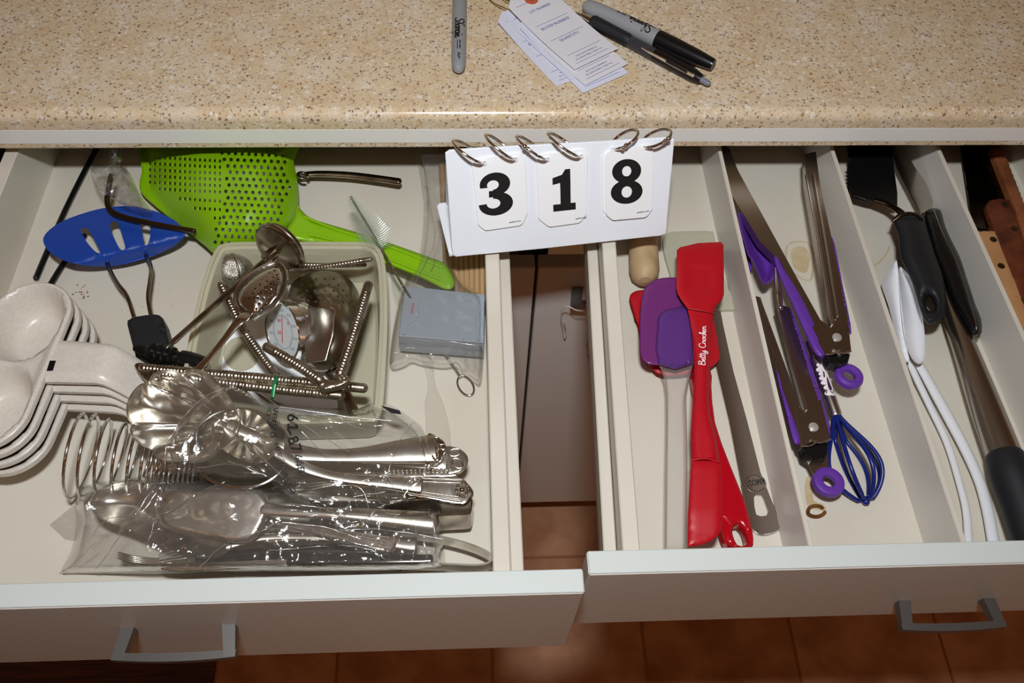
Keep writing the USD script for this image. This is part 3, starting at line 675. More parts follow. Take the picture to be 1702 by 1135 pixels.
for (h_, tp, ballp) in (((804, 268), (763, 243), None), ((856, 262), (817, 234), None), ((909, 262), (869, 236), (.5, 1)), ((964, 257), (922, 231), None), ((1018, 246), (1052, 224), (.95, 1)), ((1068, 243), (1106, 223), (.55, 1))):
    a, b = SP.px(*h_), SP.px(*tp); d = b - a; ln = np.linalg.norm(d); d /= ln
    tt = d[0] * SP.u + d[1] * SP.v; R_ = ln * .62; c = SP.p(*(a + d * R_), -.0012)
    ax = np.cross(tt, SP.n)
    g = t.part('ring', torus(c, ax, R_, .0011, 40, 10, start=tt), 'chrome', label='shiny metal binder ring')
    if ballp:
        ph = math.pi * ballp[0] * .62
        q = c + R_ * (math.cos(ph) * tt + math.sin(ph) * SP.n)
        t.part('clasp', cat(ball(q + tt * .001, .0019), ball(q - tt * .0018 + SP.n * .0006, .0016)), 'chrome', parent=g)
    m_ = t.part('grommet', torus(SP.p(*a, .003), SP.n, .0016, .0004, 20, 6), 'card_white')
t.done()

# lot tag hanging on the lower cabinet door
t = Thing('lot_tag', 'lot tag hanging by its string from the handle of the door between the drawers', 'tag')
DPl = Plane((0, Y0 - .0235, 0), (1, 0, 0), (0, 0, 1))
q = DPl.px(*np.array([(974, 572), (990, 539), (1004, 560), (1010, 640), (1000, 668), (988, 655)], float).T)
cd = Polygon(q); t.part('card', slab(cd, DPl, 0, .0004, .0001, .01), 'tag_tan')
e = DPl.px(988, 550); t.part('eyelet', lathe([(.002, 0), (.006, .0), (.006, .0006), (.002, .0006)], DPl.p(e[0], e[1], .0004), DPl.n, 20), 'eyelet')
for k_, (a, b) in enumerate((((979, 592), (992, 572)), ((983, 612), (997, 590)), ((986, 630), (1000, 606)))):
    a, b = DPl.px(*a), DPl.px(*b); t.part('lettering', put_text(('LOT NUMBER', 'BUYER NUMBER', 'QUANTITY')[k_], DPl, a, b, .003, .0002, False, .0004), 'ink_blue', smooth=False)
sp_ = np.array([(988, 552, .0), (975, 520, .006), (968, 497, .016), (955, 492, .018), (943, 491, .014), (934, 500, .010), (932, 520, .006), (936, 545, .003), (938, 558, .003), (941, 548, .003), (937, 525, .006)])
q = DPl.px(sp_[:, 0], sp_[:, 1]); t.part('string', tube(sm(DPl.p(q[:, 0], q[:, 1], sp_[:, 2]), 5, closed=False), .0006, 6), 'paper')
t.done()
# ------------------------------------------------------------------ left drawer
def pxsheet(pts, top, thick, step=9, rings=(2, 5), smooth=4, hole=(), bstep=None):
    """Sheet measured in the photograph: top(px, py, d) = height in metres there, d = distance to the outline in pixels."""
    p = Polygon(sm(pts, smooth) if smooth else pts, [sm(h, 4) if smooth else h for h in hole]).buffer(0)
    tf = top if callable(top) else (lambda x, y, d: np.full(len(x), top))
    return sheet(p, W, tf, lambda x, y, d: tf(x, y, d) - thick, step, rings, bstep)

# two long black rods by the side
for k_, (pts, lab) in enumerate((([(168, 232, .816, 4.3), (110, 346, .816, 4.5), (60, 462, .816, 4.8)], 'long black rod lying against the left side of the left drawer'),
                                 ([(140, 392, .816, 4.6), (112, 428, .816, 4.6), (76, 486, .816, 4.8)], 'short black rod end poking out between the blue turner and the cup trays'))):
    t = Thing('black_rod', lab, 'rod'); t.part('rod', pxtube(pts, 4, 8), 'black_plastic'); t.done()

# blue slotted turner
t = Thing('slotted_turner', 'blue oval slotted turner with twin steel wire stem and black grip', 'turner')
out = [(72, 402), (78, 386), (105, 367), (150, 351), (185, 344), (220, 343), (255, 350), (288, 365), (307, 384), (306, 394), (286, 411), (250, 427), (205, 439), (160, 443), (115, 436), (85, 421)]
slots = [[(134, 381), (142, 379), (149, 384), (158, 401), (167, 419), (160, 419), (148, 407), (139, 393)], [(183, 372), (190, 368), (196, 371), (203, 392), (208, 412), (200, 414), (191, 398), (185, 384)], [(233, 368), (241, 363), (248, 371), (250, 388), (246, 405), (240, 407), (237, 390)]]
lip = lambda x, y, d: .838 - .0000 * x - .013 * np.clip((y - (439 - (x - 110) * .255)) / 22, 0, 1) ** 1.3
t.part('blade', pxsheet(out, lip, .0032, 8, (1.5, 4), hole=slots, bstep=4), 'blue_nylon')
for pts in ([(178, 437, .829, 3.6), (184, 452, .831, 3.4), (196, 472, .833, 3.3), (211, 492, .833, 3.3), (223, 528, .830, 3.3)], [(243, 425, .829, 3.6), (251, 445, .832, 3.4), (249, 468, .834, 3.3), (246, 495, .834, 3.3), (251, 526, .830, 3.3)]):
    t.part('stem', pxtube(pts), 'tarnished', label='bent steel wire')
t.part('grip', cat(pxslab([(209, 536), (213, 528), (224, 523), (256, 519), (267, 523), (271, 533), (283, 580), (296, 640), (238, 650), (222, 585)], .818, .836, .004, 2, n=3)), 'black_rubber')
t.done()

# bent rod and the crumpled bag end it comes out of
t = Thing('utensil_rod', 'bent dark metal rod crossing the blue turner in front of the lime strainer', 'utensil')
t.part('rod', pxtube([(185, 292, .852, 4.2), (182, 306, .852, 4.4), (178, 328, .850, 4.5), (181, 346, .847, 4.5), (196, 357, .846, 4.5), (240, 369, .845, 4.4), (322, 384, .842, 4.4)]), 'bronze_dark'); t.done()

def ridged(x, y, s, seed):
    p = np.stack([x / s, y / s, np.full_like(x, .37 * seed)], -1); p = p + .35 * (meshkit.noise(p * .9 + 5, seed + 9)[..., None] - .5)
    return 1 - np.abs(2 * meshkit.noise(p, seed) - 1)
def crumple(x, y, a, s, seed): return a * (ridged(x, y, s, seed) - .5) + .45 * a * (ridged(x, y, s * .45, seed + 3) - .5) + .25 * a * (meshkit.noise(np.stack([x / (s * .25), y / (s * .25), x * 0], -1), seed + 5) - .5)

def bag(t, pts, hfun, amp, scale, seed, mat, step=5.5, low=ZF + .001, edge=26, name='film', smooth=3, under=True, creases=()):
    """Clear bag: upper skin over its contents, lower skin under them, joined at the outline."""
    p = Polygon(sm(pts, smooth)).buffer(0)
    def top(x, y, d):
        h = hfun(x, y); k = np.clip(d / edge, 0, 1) ** .5
        for cr in creases:
            h = h + .0036 * np.clip(1 - shapely.distance(shapely.points(x, y), LineString(cr)) / 7, 0, 1)
        return low + .0006 + (h - low) * k + crumple(x, y, amp, scale, seed) * np.clip(d / 10, .15, 1)
    bot = lambda x, y, d: np.full(len(x), low) if under else top(x, y, d) - .0004
    V, F = sheet(p, W, lambda x, y, d: np.maximum(top(x, y, d), low + .0004), (bot if under else (lambda x, y, d: np.maximum(top(x, y, d), low + .0004) - .0002)), step, (3, 7), bstep=5)
    t.part(name, (V, F), mat, smooth=28)

def folds(t, lines, hfun, up=.0008, r=.00028):
    g = []
    for ln in lines:
        q = sm(ln, 5, closed=False) if len(ln) > 2 else np.array(ln, float)[0] + (np.array(ln, float)[1] - np.array(ln, float)[0]) * np.linspace(0, 1, 8)[:, None]
        q = q + nrg.normal(0, .7, q.shape); z = hfun(q[:, 0], q[:, 1]) + up + nrg.normal(0, .0004, len(q))
        g.append(tube(W(q[:, 0], q[:, 1], z), r * (1 + .5 * nrg.uniform(-1, 1, len(q))), 6))
    t.part('fold', cat(*g), 'fold', label='sharp crease in the film')

t = Thing('plastic_bag', 'small crumpled clear bag twisted round the bent dark rod', 'bag')
bag(t, [(150, 282), (160, 274), (176, 272), (178, 250), (186, 240), (200, 244), (204, 262), (200, 274), (216, 288), (234, 326), (252, 352), (232, 350), (206, 342), (186, 330), (168, 322), (156, 304)], lambda x, y: .864 + 0 * x, .014, 22, 3, 'bag_film_hazy', low=.850, edge=10)
folds(t, [[(180, 276), (190, 300), (188, 324)], [(196, 276), (206, 306), (238, 346)], [(164, 284), (176, 312)], [(204, 290), (222, 322)], [(186, 246), (194, 270)]], lambda x, y: .866 + 0 * x)
t.done()

# lime green scoop strainer, lying face down
t = Thing('scoop_strainer', 'lime green plastic scoop strainer with rows of round holes and grooved handle', 'strainer')
def lime_z(x, y, d):
    d = shapely.distance(shapely.points(x, y), LIME.exterior)   # to the rim, not to the holes
    xc = 372 + (y - 300) * .12
    left = .866 - .036 * np.clip((xc - x) / 150, 0, 1.2) ** 1.15
    right = .866 - .016 * np.clip((x - xc) / 125, 0, 1.2) ** 1.4
    z = np.where(x < xc, left, right) - .006 * np.exp(-((x - xc) / 26.0) ** 2)
    z = z - .020 * (1 - np.clip(d / 70, 0, 1)) ** 2 - .010 * np.clip((y - 330) / 95, 0, 1) ** 2
    return np.maximum(z, .826)
out = [(252, 222), (236, 285), (232, 306), (236, 322), (262, 346), (300, 376), (340, 408), (357, 421), (385, 416), (420, 407), (452, 394), (478, 378), (492, 360), (496, 335), (494, 300), (488, 268), (482, 222)]
LIME = Polygon(sm(out, 4)); holes = []
cols = 16
for r_ in range(9):                       # rows on the end wall (seen aslant, so narrow) and on the flat (round)
    y = 259 + r_ * 10.6; yy = y
    for c_ in range(cols):
        x = 241 + c_ * 8.3 + (r_ % 2) * .0; x0_lim = 236 + max(0, (r_ - 5)) * 27
        if r_ >= 5 and x < 262 + (r_ - 5) * 30: continue
        holes.append((x, 271 + (r_ - 1) * 10.4 + (x - 240) * .055 + (0 if r_ < 5 else (r_ - 5) * 4.0), 1.7, 3.0))
for i in range(12):
    for j in range(15):
        x = 372 + i * 11.2 - j * .8 + (4.6 if j % 2 else 0) - 3; y = 254 + j * 10.6 + i * .5
        holes.append((x, y, 2.9, 3.2))
op = Polygon(sm(out, 4)).buffer(-9)
hp = [affinity.scale(Point(x, y).buffer(1, quad_segs=3), a, b) for x, y, a, b in holes]
hp = [h for h in hp if op.contains(h)]
# keep clear of neck
hp = [h for h in hp if not (h.centroid.x > 470 and h.centroid.y > 330)]
keep = []
for h in hp:
    if all(h.distance(k) > 1.6 for k in keep): keep.append(h)
poly = Polygon(sm(out, 4)).difference(unary_union(keep))
t.part('bowl', sheet(poly, W, lime_z, lambda x, y, d: lime_z(x, y, np.maximum(d, 0)) - .0022, 7, (), bstep=4.5), 'lime')
neck = [(474, 388), (488, 362), (494, 338), (500, 348), (516, 362), (545, 372), (600, 388), (660, 408), (710, 426), (742, 440), (756, 470), (742, 482), (700, 462), (650, 442), (600, 424), (560, 412), (520, 404), (496, 400)]
hz = lambda x, y, d: .840 + .006 * np.clip((520 - x) / 40, 0, 1) + .003 * np.clip(d / 5, 0, 1)
h_ = t.part('handle', pxsheet(neck, hz, .006, 9, (1.5, 4, 8)), 'lime')
t.part('ridge', cat(pxtube([(505, 360, .845, 2.6), (560, 382, .8437, 2.6), (640, 407, .8437, 2.6), (735, 444, .8437, 2.6)]), pxtube([(505, 388, .845, 2.6), (560, 401, .8437, 2.6), (640, 428, .8437, 2.6), (730, 464, .8437, 2.6)])), 'lime', parent=h_)
t.done()

# flattened steel handle behind the strainer
t = Thing('serving_tool', 'steel tube handle with pressed end sticking out right of the lime strainer', 'utensil')
t.part('handle', pxtube([(470, 296, .826, 4), (500, 291, .828, 5), (530, 289, .828, 6), (580, 291, .828, 6.3), (630, 297, .828, 6.5), (663, 302, .828, 6.8)], flat_=.7), 'tarnished')
t.part('curl', torus(W(503, 292, .833), (.3, .2, 1), .0042, .0013, 24, 8, arc=(0, 5.2)), 'tarnished', label='curled wire loop')
t.done()

# bottle brush running under the box, with its wire loop
t = Thing('bottle_brush', 'clear bristled bottle brush on a twisted wire with loop end', 'brush')
ax = W(np.array([583, 668, 752, 766.0]), np.array([327, 472, 607, 628.0]), np.array([.866, .846, .815, .815]))
def twisted(P, r, pitch):
    s = np.concatenate([[0], np.cumsum(np.linalg.norm(np.diff(P, axis=0), axis=1))]); q = np.arange(0, s[-1], pitch / 8); C = np.stack([np.interp(q, s, P[:, k]) for k in range(3)], 1)
    d = np.gradient(C, axis=0); d /= np.linalg.norm(d, axis=1, keepdims=True); u = np.cross(d, [0, 0, 1.0]); u /= np.linalg.norm(u, axis=1, keepdims=True); w = np.cross(u, d); a = q / pitch * 2 * np.pi
    return cat(*[tube(C + r * (np.cos(a + p)[:, None] * u + np.sin(a + p)[:, None] * w), r, 6) for p in (0, math.pi)])
t.part('wire', twisted(ax, .0006, .0042), 'steel')
lc = W(774, 641, .815); la = W(785, 658, .815) - lc
t.part('loop', torus(lc, (0.02, 0, 1), 1.0, .0008, 40, 8) if 0 else tube(np.array([W(774 + 13.5 * math.cos(a) * 1.0 + 3 * math.sin(a), 641 + 16 * math.sin(a) + 3 * math.cos(a), .8145) for a in np.linspace(-2.2, 4.0, 36)]), .0008, 8), 'steel')
a0, a1 = ax[0], ax[0] + (ax[1] - ax[0]) * .60; d = (a1 - a0); L = np.linalg.norm(d); d /= L; u = np.cross(d, [0, 0, 1.0]); u /= np.linalg.norm(u); w = np.cross(u, d)
g = []
for k in range(440):
    f = (k + .5) / 440; c = a0 + d * L * f; th = k * 0.42; R_ = (.0035 + .0125 * f ** .85) * (1 + .08 * nrg.uniform(-1, 1)); v = math.cos(th) * u + math.sin(th) * w
    g.append(tube(np.array([c, c + v * R_ * .55 + d * .0004, c + v * R_ - d * .001]), (.00022, .0002, .00016), 3, cap=False))
t.part('bristles', cat(*g), 'bristle', kind='stuff', label='clear nylon bristles')
t.done()

# round wooden sticks side by side
for k in range(8):
    x0, x1 = 733 + k * 9.6, 743 + k * 8.4
    t = Thing('wooden_stick', f'{("first", "second", "third", "fourth", "fifth", "sixth", "seventh", "last")[k]} thin wooden stick from the left in the bundle behind the grey box', 'stick', group='bundle of wooden sticks behind the grey box')
    t.part('stick', pxtube([(x0 - 1, 236, .8165, 4.9), (x0 + .6 * (x1 - x0), 380, .8165, 4.9), (x1, 520, .8165, 4.9)], 4, 10), 'wood_stick'); t.done()

# small grey box in a clear bag
t = Thing('cardboard_box', 'small flat grey cardboard box with tuck flap inside a clear bag', 'box')
BZ = .8405; c4 = [W(*p, BZ) for p in ((672, 474), (806, 489), (804, 569), (662, 558))]
BPl = plane3(c4[3], c4[2], c4[0]); q = BPl.px(*np.array([(672, 474), (806, 489), (804, 569), (662, 558)], float).T)
b_ = t.part('body', slab(Polygon(q), BPl, -.0215, 0, .0008, .02), 'grey_card')
fl_ = BPl.poly([(673, 476), (688, 478), (690, 487), (700, 490), (693, 533), (677, 541), (674, 556), (664, 556)])
f_ = t.part('flap', slab(fl_, BPl, 0, .0006, .0003, .008), 'grey_card', parent=b_)
fl2 = BPl.poly([(792, 489), (805, 490), (803, 567), (791, 565)])
t.part('flap', slab(fl2, BPl, 0, .0005, .0003, .008), 'grey_card', parent=b_)
a, b = BPl.px(686, 522), BPl.px(689, 505); t.part('lettering', put_text('90/65', BPl, a, b, .0017, .0002, True, .0006), 'ink_red', parent=b_, smooth=False)
t.done()
t = Thing('plastic_bag', 'clear bag draped over the grey box and the wooden sticks', 'bag')
bag(t, [(697, 236), (704, 330), (700, 400), (690, 440), (668, 476), (656, 530), (648, 590), (650, 608), (672, 603), (684, 596), (700, 601), (735, 606), (758, 604), (768, 616), (786, 628), (799, 634), (803, 600), (804, 560), (804, 500), (796, 486), (770, 470), (745, 430), (752, 370), (762, 236)],
    lambda x, y: .8445 + .004 * np.clip((470 - y) / 60, 0, 1), .0035, 30, 12, 'bag_film_hazy', edge=8, low=ZF + .0125)
folds(t, [[(700, 250), (712, 330), (722, 400), (690, 470)], [(664, 562), (740, 568), (800, 574)], [(655, 586), (690, 578), (720, 600)], [(770, 560), (776, 590), (770, 606)], [(784, 566), (792, 600)], [(740, 300), (730, 400), (716, 450)]], lambda x, y: .8455 + 0 * x)
t.done()

# clear plastic spoon under the box
t = Thing('plastic_spoon', 'clear plastic spoon whose flat handle comes out below the grey box', 'spoon')
sp_ = [(650, 470), (652, 445), (660, 425), (675, 415), (690, 420), (694, 450), (692, 480), (684, 500), (672, 510), (658, 500)]
t.part('bowl', pxsheet(sp_, lambda x, y, d: .828 - .005 * np.clip(d / 18, 0, 1), .0016, 6, (1.5, 4)), 'clear_plastic')
t.part('handle', pxsheet([(668, 500), (690, 500), (704, 560), (719, 602), (724, 640), (736, 668), (745, 700), (750, 736), (746, 744), (712, 744), (708, 736), (707, 700), (706, 670), (711, 640), (703, 604), (686, 560)], lambda x, y, d: .8155 + .001 * np.clip(1 - d / 3, 0, 1), .0024, 7, (1.5, 3)), 'clear_plastic')
t.done()

# ------------------------------------------------------------------ food container and what lies in it
t = Thing('food_container', 'milky translucent plastic food tub holding nutcrackers and tea strainers', 'container')
rim = [(352, 425), (362, 408), (382, 402), (440, 401), (560, 401), (608, 402), (628, 410), (638, 428), (643, 470), (644, 540), (640, 620), (636, 672), (630, 692), (612, 700), (470, 704), (330, 702), (306, 694), (300, 674), (304, 620), (314, 560), (330, 490), (344, 444)]
RZ = .856
P = W(*sm(rim, 4).T, RZ)[:, :2]; tub = Polygon(P).buffer(0)
def resamp(pl, n=96):
    e = pl.exterior; s0 = e.project(Point(e.centroid.x + 1, e.centroid.y)); return np.array([e.interpolate((s0 + k * e.length / n) % e.length).coords[0] for k in range(n)])
def loft(rings, closed_end=True):
    V = []; n = len(rings[0][0])
    for q, z in rings: V.append(np.column_stack([q, np.full(n, z)]))
    V = np.vstack(V); F = []
    for i in range(len(rings) - 1):
        for j in range(n):
            a, b = i * n + j, i * n + (j + 1) % n; F += [(a, b, b + n), (a, b + n, a + n)]
    V = np.vstack([V, [*rings[0][0].mean(0), rings[0][1]], [*rings[-1][0].mean(0), rings[-1][1]]]); c0 = len(V) - 2
    F += [(c0, (j + 1) % n, j) for j in range(n)] + [(c0 + 1, (len(rings) - 1) * n + j, (len(rings) - 1) * n + (j + 1) % n) for j in range(n)]
    T_ = trimesh.Trimesh(V, np.array(F), process=False); return (V, np.array(F)) if T_.volume > 0 else (V, np.array(F)[:, ::-1])
g = lambda d: resamp(tub.buffer(-d)) if d else resamp(tub)
t.part('tub', loft([(g(.0105), ZF + .0003), (g(.0085), ZF + .003), (g(.0045), RZ - .008), (g(.0035), RZ - .0045), (g(.0), RZ - .004), (g(.0), RZ - .0005), (g(.0008), RZ), (g(.003), RZ), (g(.0034), RZ - .002), (g(.006), RZ - .0024), (g(.0072), RZ - .008), (g(.0112), ZF + .0046), (g(.0135), ZF + .0024), (g(.03), ZF + .002)]), 'milky')
t.done()
t = Thing('paper_insert', 'white card with round cut-outs lying on the bottom of the food tub', 'card')
t.part('card', pxslab([(402, 466), (548, 456), (562, 678), (498, 684), (357, 622)], ZF + .0026, ZF + .0032, 0, 0, hole=[[(401 + 30 * math.cos(a), 588 + 29 * math.sin(a)) for a in np.linspace(0, 2 * np.pi, 28, endpoint=False)], [(520, 480), (535, 500), (535, 560), (520, 580), (500, 560), (498, 500)]]), 'card_white', smooth=False)
t.done()

# mesh tea ball
t = Thing('tea_ball', 'round steel mesh tea ball at the back left of the tub', 'strainer')
R_ = 36 * mpp(392, 450, .85); c = W(387, 450, ZF + .0035 + R_ + .002); sx = RC[:, 0]; sy = -RC[:, 1]
t.part('ball', ball(c, R_, 3), 'mesh_wire')
nrm = (W(360, 455, .85) - W(400, 440, .85)); nrm[2] = .006
t.part('rim', torus(c, nrm, R_ * 1.02, .0009, 48, 8), 'steel')
t.part('clip', torus(c + (W(428, 429, .85) - W(391, 449, .85)) * .95, (0, .3, 1), .0055, .0012, 24, 6, arc=(0, 5)), 'steel'); t.done()

# tea infuser spoon with pierced lid
t = Thing('tea_infuser', 'pierced egg-shaped tea infuser spoon resting on top of the tub pile', 'strainer')
egg = [(394, 510), (391, 490), (403, 468), (429, 448), (454, 437), (468, 440), (476, 457), (472, 482), (456, 508), (436, 524), (421, 530), (410, 524)]
hl = [Point(x, y).buffer(1.4, quad_segs=2) for x, y in [(456, 450), (448, 455), (460, 457), (454, 461), (462, 464), (435, 466), (444, 468), (450, 472), (432, 474), (440, 478), (456, 474), (424, 480), (434, 486), (442, 484), (450, 482), (420, 488), (428, 494), (438, 496), (446, 494), (452, 490), (423, 500), (432, 504), (442, 506), (418, 508), (426, 514), (436, 514), (415, 496), (458, 482)]]
ep = Polygon(sm(egg, 4)).buffer(-2.6)
tz = lambda x, y: .880 + .010 * np.sqrt(np.clip(shapely.distance(shapely.points(x, y), ep.boundary) / 34, 0, 1))
bw = ep.difference(unary_union([h for h in hl if ep.buffer(-2).contains(h)]))
t.part('lid', sheet(bw, W, lambda x, y, d: tz(x, y), lambda x, y, d: tz(x, y) - .0009, 4.5, (), bstep=1.7), 'steel', smooth=True)
zr = .8805
t.part('rim', cat(tube(W(*np.vstack([sm(egg, 5), sm(egg, 5)[:1]]).T, zr), .0013, 8, cap=False), tube(W(*np.vstack([sm(egg, 5), sm(egg, 5)[:1]]).T, zr - .003), .0012, 8, cap=False)), 'steel')
t.part('bowl', sheet(Polygon(sm(egg, 4)).buffer(-2), W, lambda x, y, d: zr - .003 - .012 * np.sqrt(np.clip(d / 36, 0, 1)), lambda x, y, d: zr - .0042 - .012 * np.sqrt(np.clip(d / 36, 0, 1)), 6, (2, 5)), 'steel')
t.part('handle', pxtube([(416, 518, .882, 8), (402, 530, .885, 10), (390, 542, .884, 8), (372, 565, .880, 6), (345, 597, .873, 6.5), (322, 622, .866, 9)], flat_=.3), 'steel')
t.done()

# dial meat thermometer, back of its disc towards the camera
t = Thing('meat_thermometer', 'dial meat thermometer seen from behind with long probe over the tub edge', 'thermometer')
A = W(276, 579, .884); B = W(459, 416, .867); a = (B - A); L = np.linalg.norm(a); a /= L; R_ = .0205
t.part('probe', lathe([(0, 0), (.0009, .002), (.0021, .008), (.0021, L - .012), (0, L - .012)], A, a, 16), 'tarnished')
t.part('dial', lathe([(0, L - .013), (.0046, L - .012), (.0046, L - .003), (.0085, L - .0022), (R_ * .92, L), (R_, L + .001), (R_, L + .0075), (R_ * .96, L + .0085), (0, L + .0085)], A, a, 48), 'tarnished')
t.part('bezel', torus(A + a * (L + .0045), a, R_ + .0001, .0009, 48, 8), 'steel')
t.done()

# oven thermometer
t = Thing('oven_thermometer', 'round steel oven thermometer with white dial tilted to the left in the tub', 'thermometer')
vd = RC[:, 2]; n_ = -vd * math.cos(math.radians(44)) - RC[:, 0] * math.sin(math.radians(44)) * .97 + RC[:, 1] * .16; n_ /= np.linalg.norm(n_)
R_ = 51 * mpp(470, 552, .845); C = W(471, 551, .849)
t.part('case', lathe([(0, -.019), (R_ * .86, -.019), (R_ * .92, -.017), (R_ * .92, -.012), (R_ * 1.0, -.011), (R_ * 1.0, -.0075), (R_ * .95, -.007), (R_ * .95, -.004), (R_ * 1.0, -.0035), (R_ * 1.01, .001), (R_ * .97, .0018), (R_ * .92, .0012), (R_ * .91, 0), (0, 0)], C, n_, 56), 'chrome')
TP = Plane(C, np.cross([0, 1, .6], n_) if 0 else RC[:, 0] - n_ * (RC[:, 0] @ n_), -RC[:, 1] - n_ * (RC[:, 1] @ -n_))
if TP.n @ n_ < 0: TP = Plane(C, -TP.u, TP.v)
d_ = t.part('dial', slab(Point(0, 0).buffer(R_ * .9, quad_segs=20), TP, .0001, .0004), 'dial_white', smooth=False)
g = []
for k in range(9):
    a = math.radians(225 - k * 270 / 8); s = str(100 + 50 * k) if k % 2 == 0 else str(150 + 50 * (k - 1))
    e = np.array([math.cos(a), math.sin(a)]) * R_ * .70; w_ = .0026; g.append(put_text(s, TP, e + [-w_, -.001], e + [w_, -.001], .0021, .0001, False, .0004))
    for m in range(4):
        b = math.radians(225 - (k + m / 4) * 270 / 8)
        if k == 8 and m: continue
        u_ = np.array([math.cos(b), math.sin(b)]); g.append(slab(LineString([u_ * R_ * .47, u_ * R_ * .53]).buffer(.00014), TP, .0004, .0005))
g.append(slab(Point(0, 0).buffer(R_ * .56).difference(Point(0, 0).buffer(R_ * .545)), TP, .0004, .0005))
t.part('scale', cat(*g), 'grey_card_dark', parent=d_, smooth=False, label='grey numbers and ticks')
g = [slab(LineString([(-.001, -R_ * .35), (.0005, R_ * .5)]).buffer(.0003), TP, .0006, .0009)] + [put_text(s, TP, np.array(a) * R_, np.array(b) * R_, .0024, .0001, True, .0005) for s, a, b in (('0', (.28, .28), (.36, .26)), ('10', (-.3, -.1), (-.1, -.1)), ('40', (-.28, .3), (-.08, .3)))]
t.part('needle', cat(*g), 'ink_red', parent=d_, smooth=False, label='red needle and marks')
t.done()

# pierced ladle, back of its bowl up
t = Thing('skimmer', 'shiny pierced skimmer bowl lying bottom-up in the middle of the tub', 'skimmer')
oc = Polygon(sm([(478, 500), (486, 470), (512, 455), (545, 450), (576, 460), (596, 486), (602, 522), (594, 560), (578, 592), (556, 612), (530, 618), (505, 604), (486, 570), (477, 535)], 4))
hs = [Point(495 + 15 * i + (7 if j % 2 else 0), 464 + 9.5 * j).buffer(2.0, quad_segs=2) for i in range(7) for j in range(5)]
hs = unary_union([h for h in hs if oc.buffer(-9).contains(h)])
dm = lambda x, y: .824 + .030 * np.sqrt(np.clip(1 - ((x - 540) / 66) ** 2 - ((y - 532) / 88) ** 2, 0.02, 1))
t.part('bowl', sheet(oc.difference(hs), W, lambda x, y, d: dm(x, y), lambda x, y, d: dm(x, y) - .001, 6, (), bstep=2.6), 'tarnished', smooth=True)
t.part('neck', pxtube([(548, 606, .828, 16), (562, 632, .826, 10), (578, 660, .825, 8), (588, 684, .825, 9)], flat_=.35), 'tarnished')
t.done()

# flat steel scraper leaning in the tub
t = Thing('steel_scraper', 'flat mirror-like steel scraper leaning beside the oven thermometer', 'scraper')
SPn = plane3(W(508, 602, .850), W(541, 600, .858), W(514, 510, .864))
t.part('blade', slab(SPn.poly([(512, 506), (519, 510), (556, 514), (553, 556), (541, 599), (508, 603), (505, 562)]), SPn, -.0009, 0, .0003, .006), 'steel')
t.done()

# knurled nutcracker handles and picks
def knurl(P, r, n=14, waves=None, cap=.0045, sides=14):
    """Turned handle: rings of beads along the path, round tip."""
    s = np.concatenate([[0], np.cumsum(np.linalg.norm(np.diff(P, axis=0), axis=1))]); L = s[-1]; q = np.linspace(0, L, max(40, int(L / .00042)))
    C = np.stack([np.interp(q, s, P[:, k]) for k in range(3)], 1); k_ = np.abs(np.sin(q / .0023 * math.pi))
    big = .5 + .5 * np.cos(q / .019 * 2 * math.pi)
    rr = r * (.87 + .11 * k_ + .06 * big); rr = np.where(q > L - .007, r * .95, rr)
    return tube(C, rr, sides)
def kn(pts, name, t, lab=None):
    P, r = pxpath(pts, 5); return t.part(name, knurl(P, r.mean()), 'nickel', label=lab)
t = Thing('nutcracker', 'open knurled nutcracker with its hinge at the front right of the tub', 'nutcracker')
kn([(532, 632, .872, 9), (490, 604, .874, 9), (444, 577, .876, 9)][::1], 'handle', t)
kn([(565, 622, .872, 9), (586, 560, .876, 8.5), (612, 474, .880, 8)], 'handle', t)
t.part('hinge', cat(pxslab([(527, 638), (536, 628), (556, 632), (574, 622), (580, 630), (566, 640), (540, 646), (530, 644)], .866, .8715, .0012, 3), ball(W(572, 629, .872), .0022)), 'nickel')
t.done()
t = Thing('nutcracker', 'closed knurled nutcracker held shut by a green twist tie', 'nutcracker')
kn([(238, 612, .8685, 8), (330, 620, .866, 9), (470, 632, .862, 9), (604, 645, .858, 8.5)], 'handle', t)
kn([(270, 622, .866, 8), (370, 636, .863, 9), (480, 649, .859, 9), (566, 657, .856, 8.5)], 'handle', t)
t.part('hinge', pxslab([(222, 606), (238, 602), (252, 612), (262, 630), (240, 630)], .864, .870, .0012, 3), 'nickel')
t.part('twist_tie', cat(*[tube(np.array([W(459 - 1.5 * k, 627 + 0 * k, .868), W(460, 622, .862), W(456, 640, .8715 + .0005 * k), W(453, 658, .8685), W(452, 666, .858)]), (.0008, .0013, .0016, .0015, .0012), 8, .5) for k in (0,)]), 'green_tie', label='green twist tie')
t.done()
for lab, pts in (('knurled nut pick leaning under the tea infuser spoon', [(368, 474, .866, 7.5), (400, 540, .858, 7.5), (428, 582, .853, 7.5), (459, 624, .850, 7.5)]),
                 ('slim nut pick laid over the back of the tub with its tip at the rim', [(476, 450, .856, 4.2), (540, 443, .862, 4.6), (616, 431, .867, 4.8)]),
                 ('slim nut pick partly hidden under the other pick at the back of the tub', [(500, 440, .852, 4.2), (560, 441, .852, 4.2), (606, 440, .854, 3.6)]),
                 ('nut pick whose knurled end shows behind the flat steel scraper', [(500, 540, .852, 6.5), (524, 528, .858, 7), (550, 516, .862, 7)])):
    t = Thing('nut_pick', lab, 'pick'); kn(pts, 'handle', t)
    t.done()

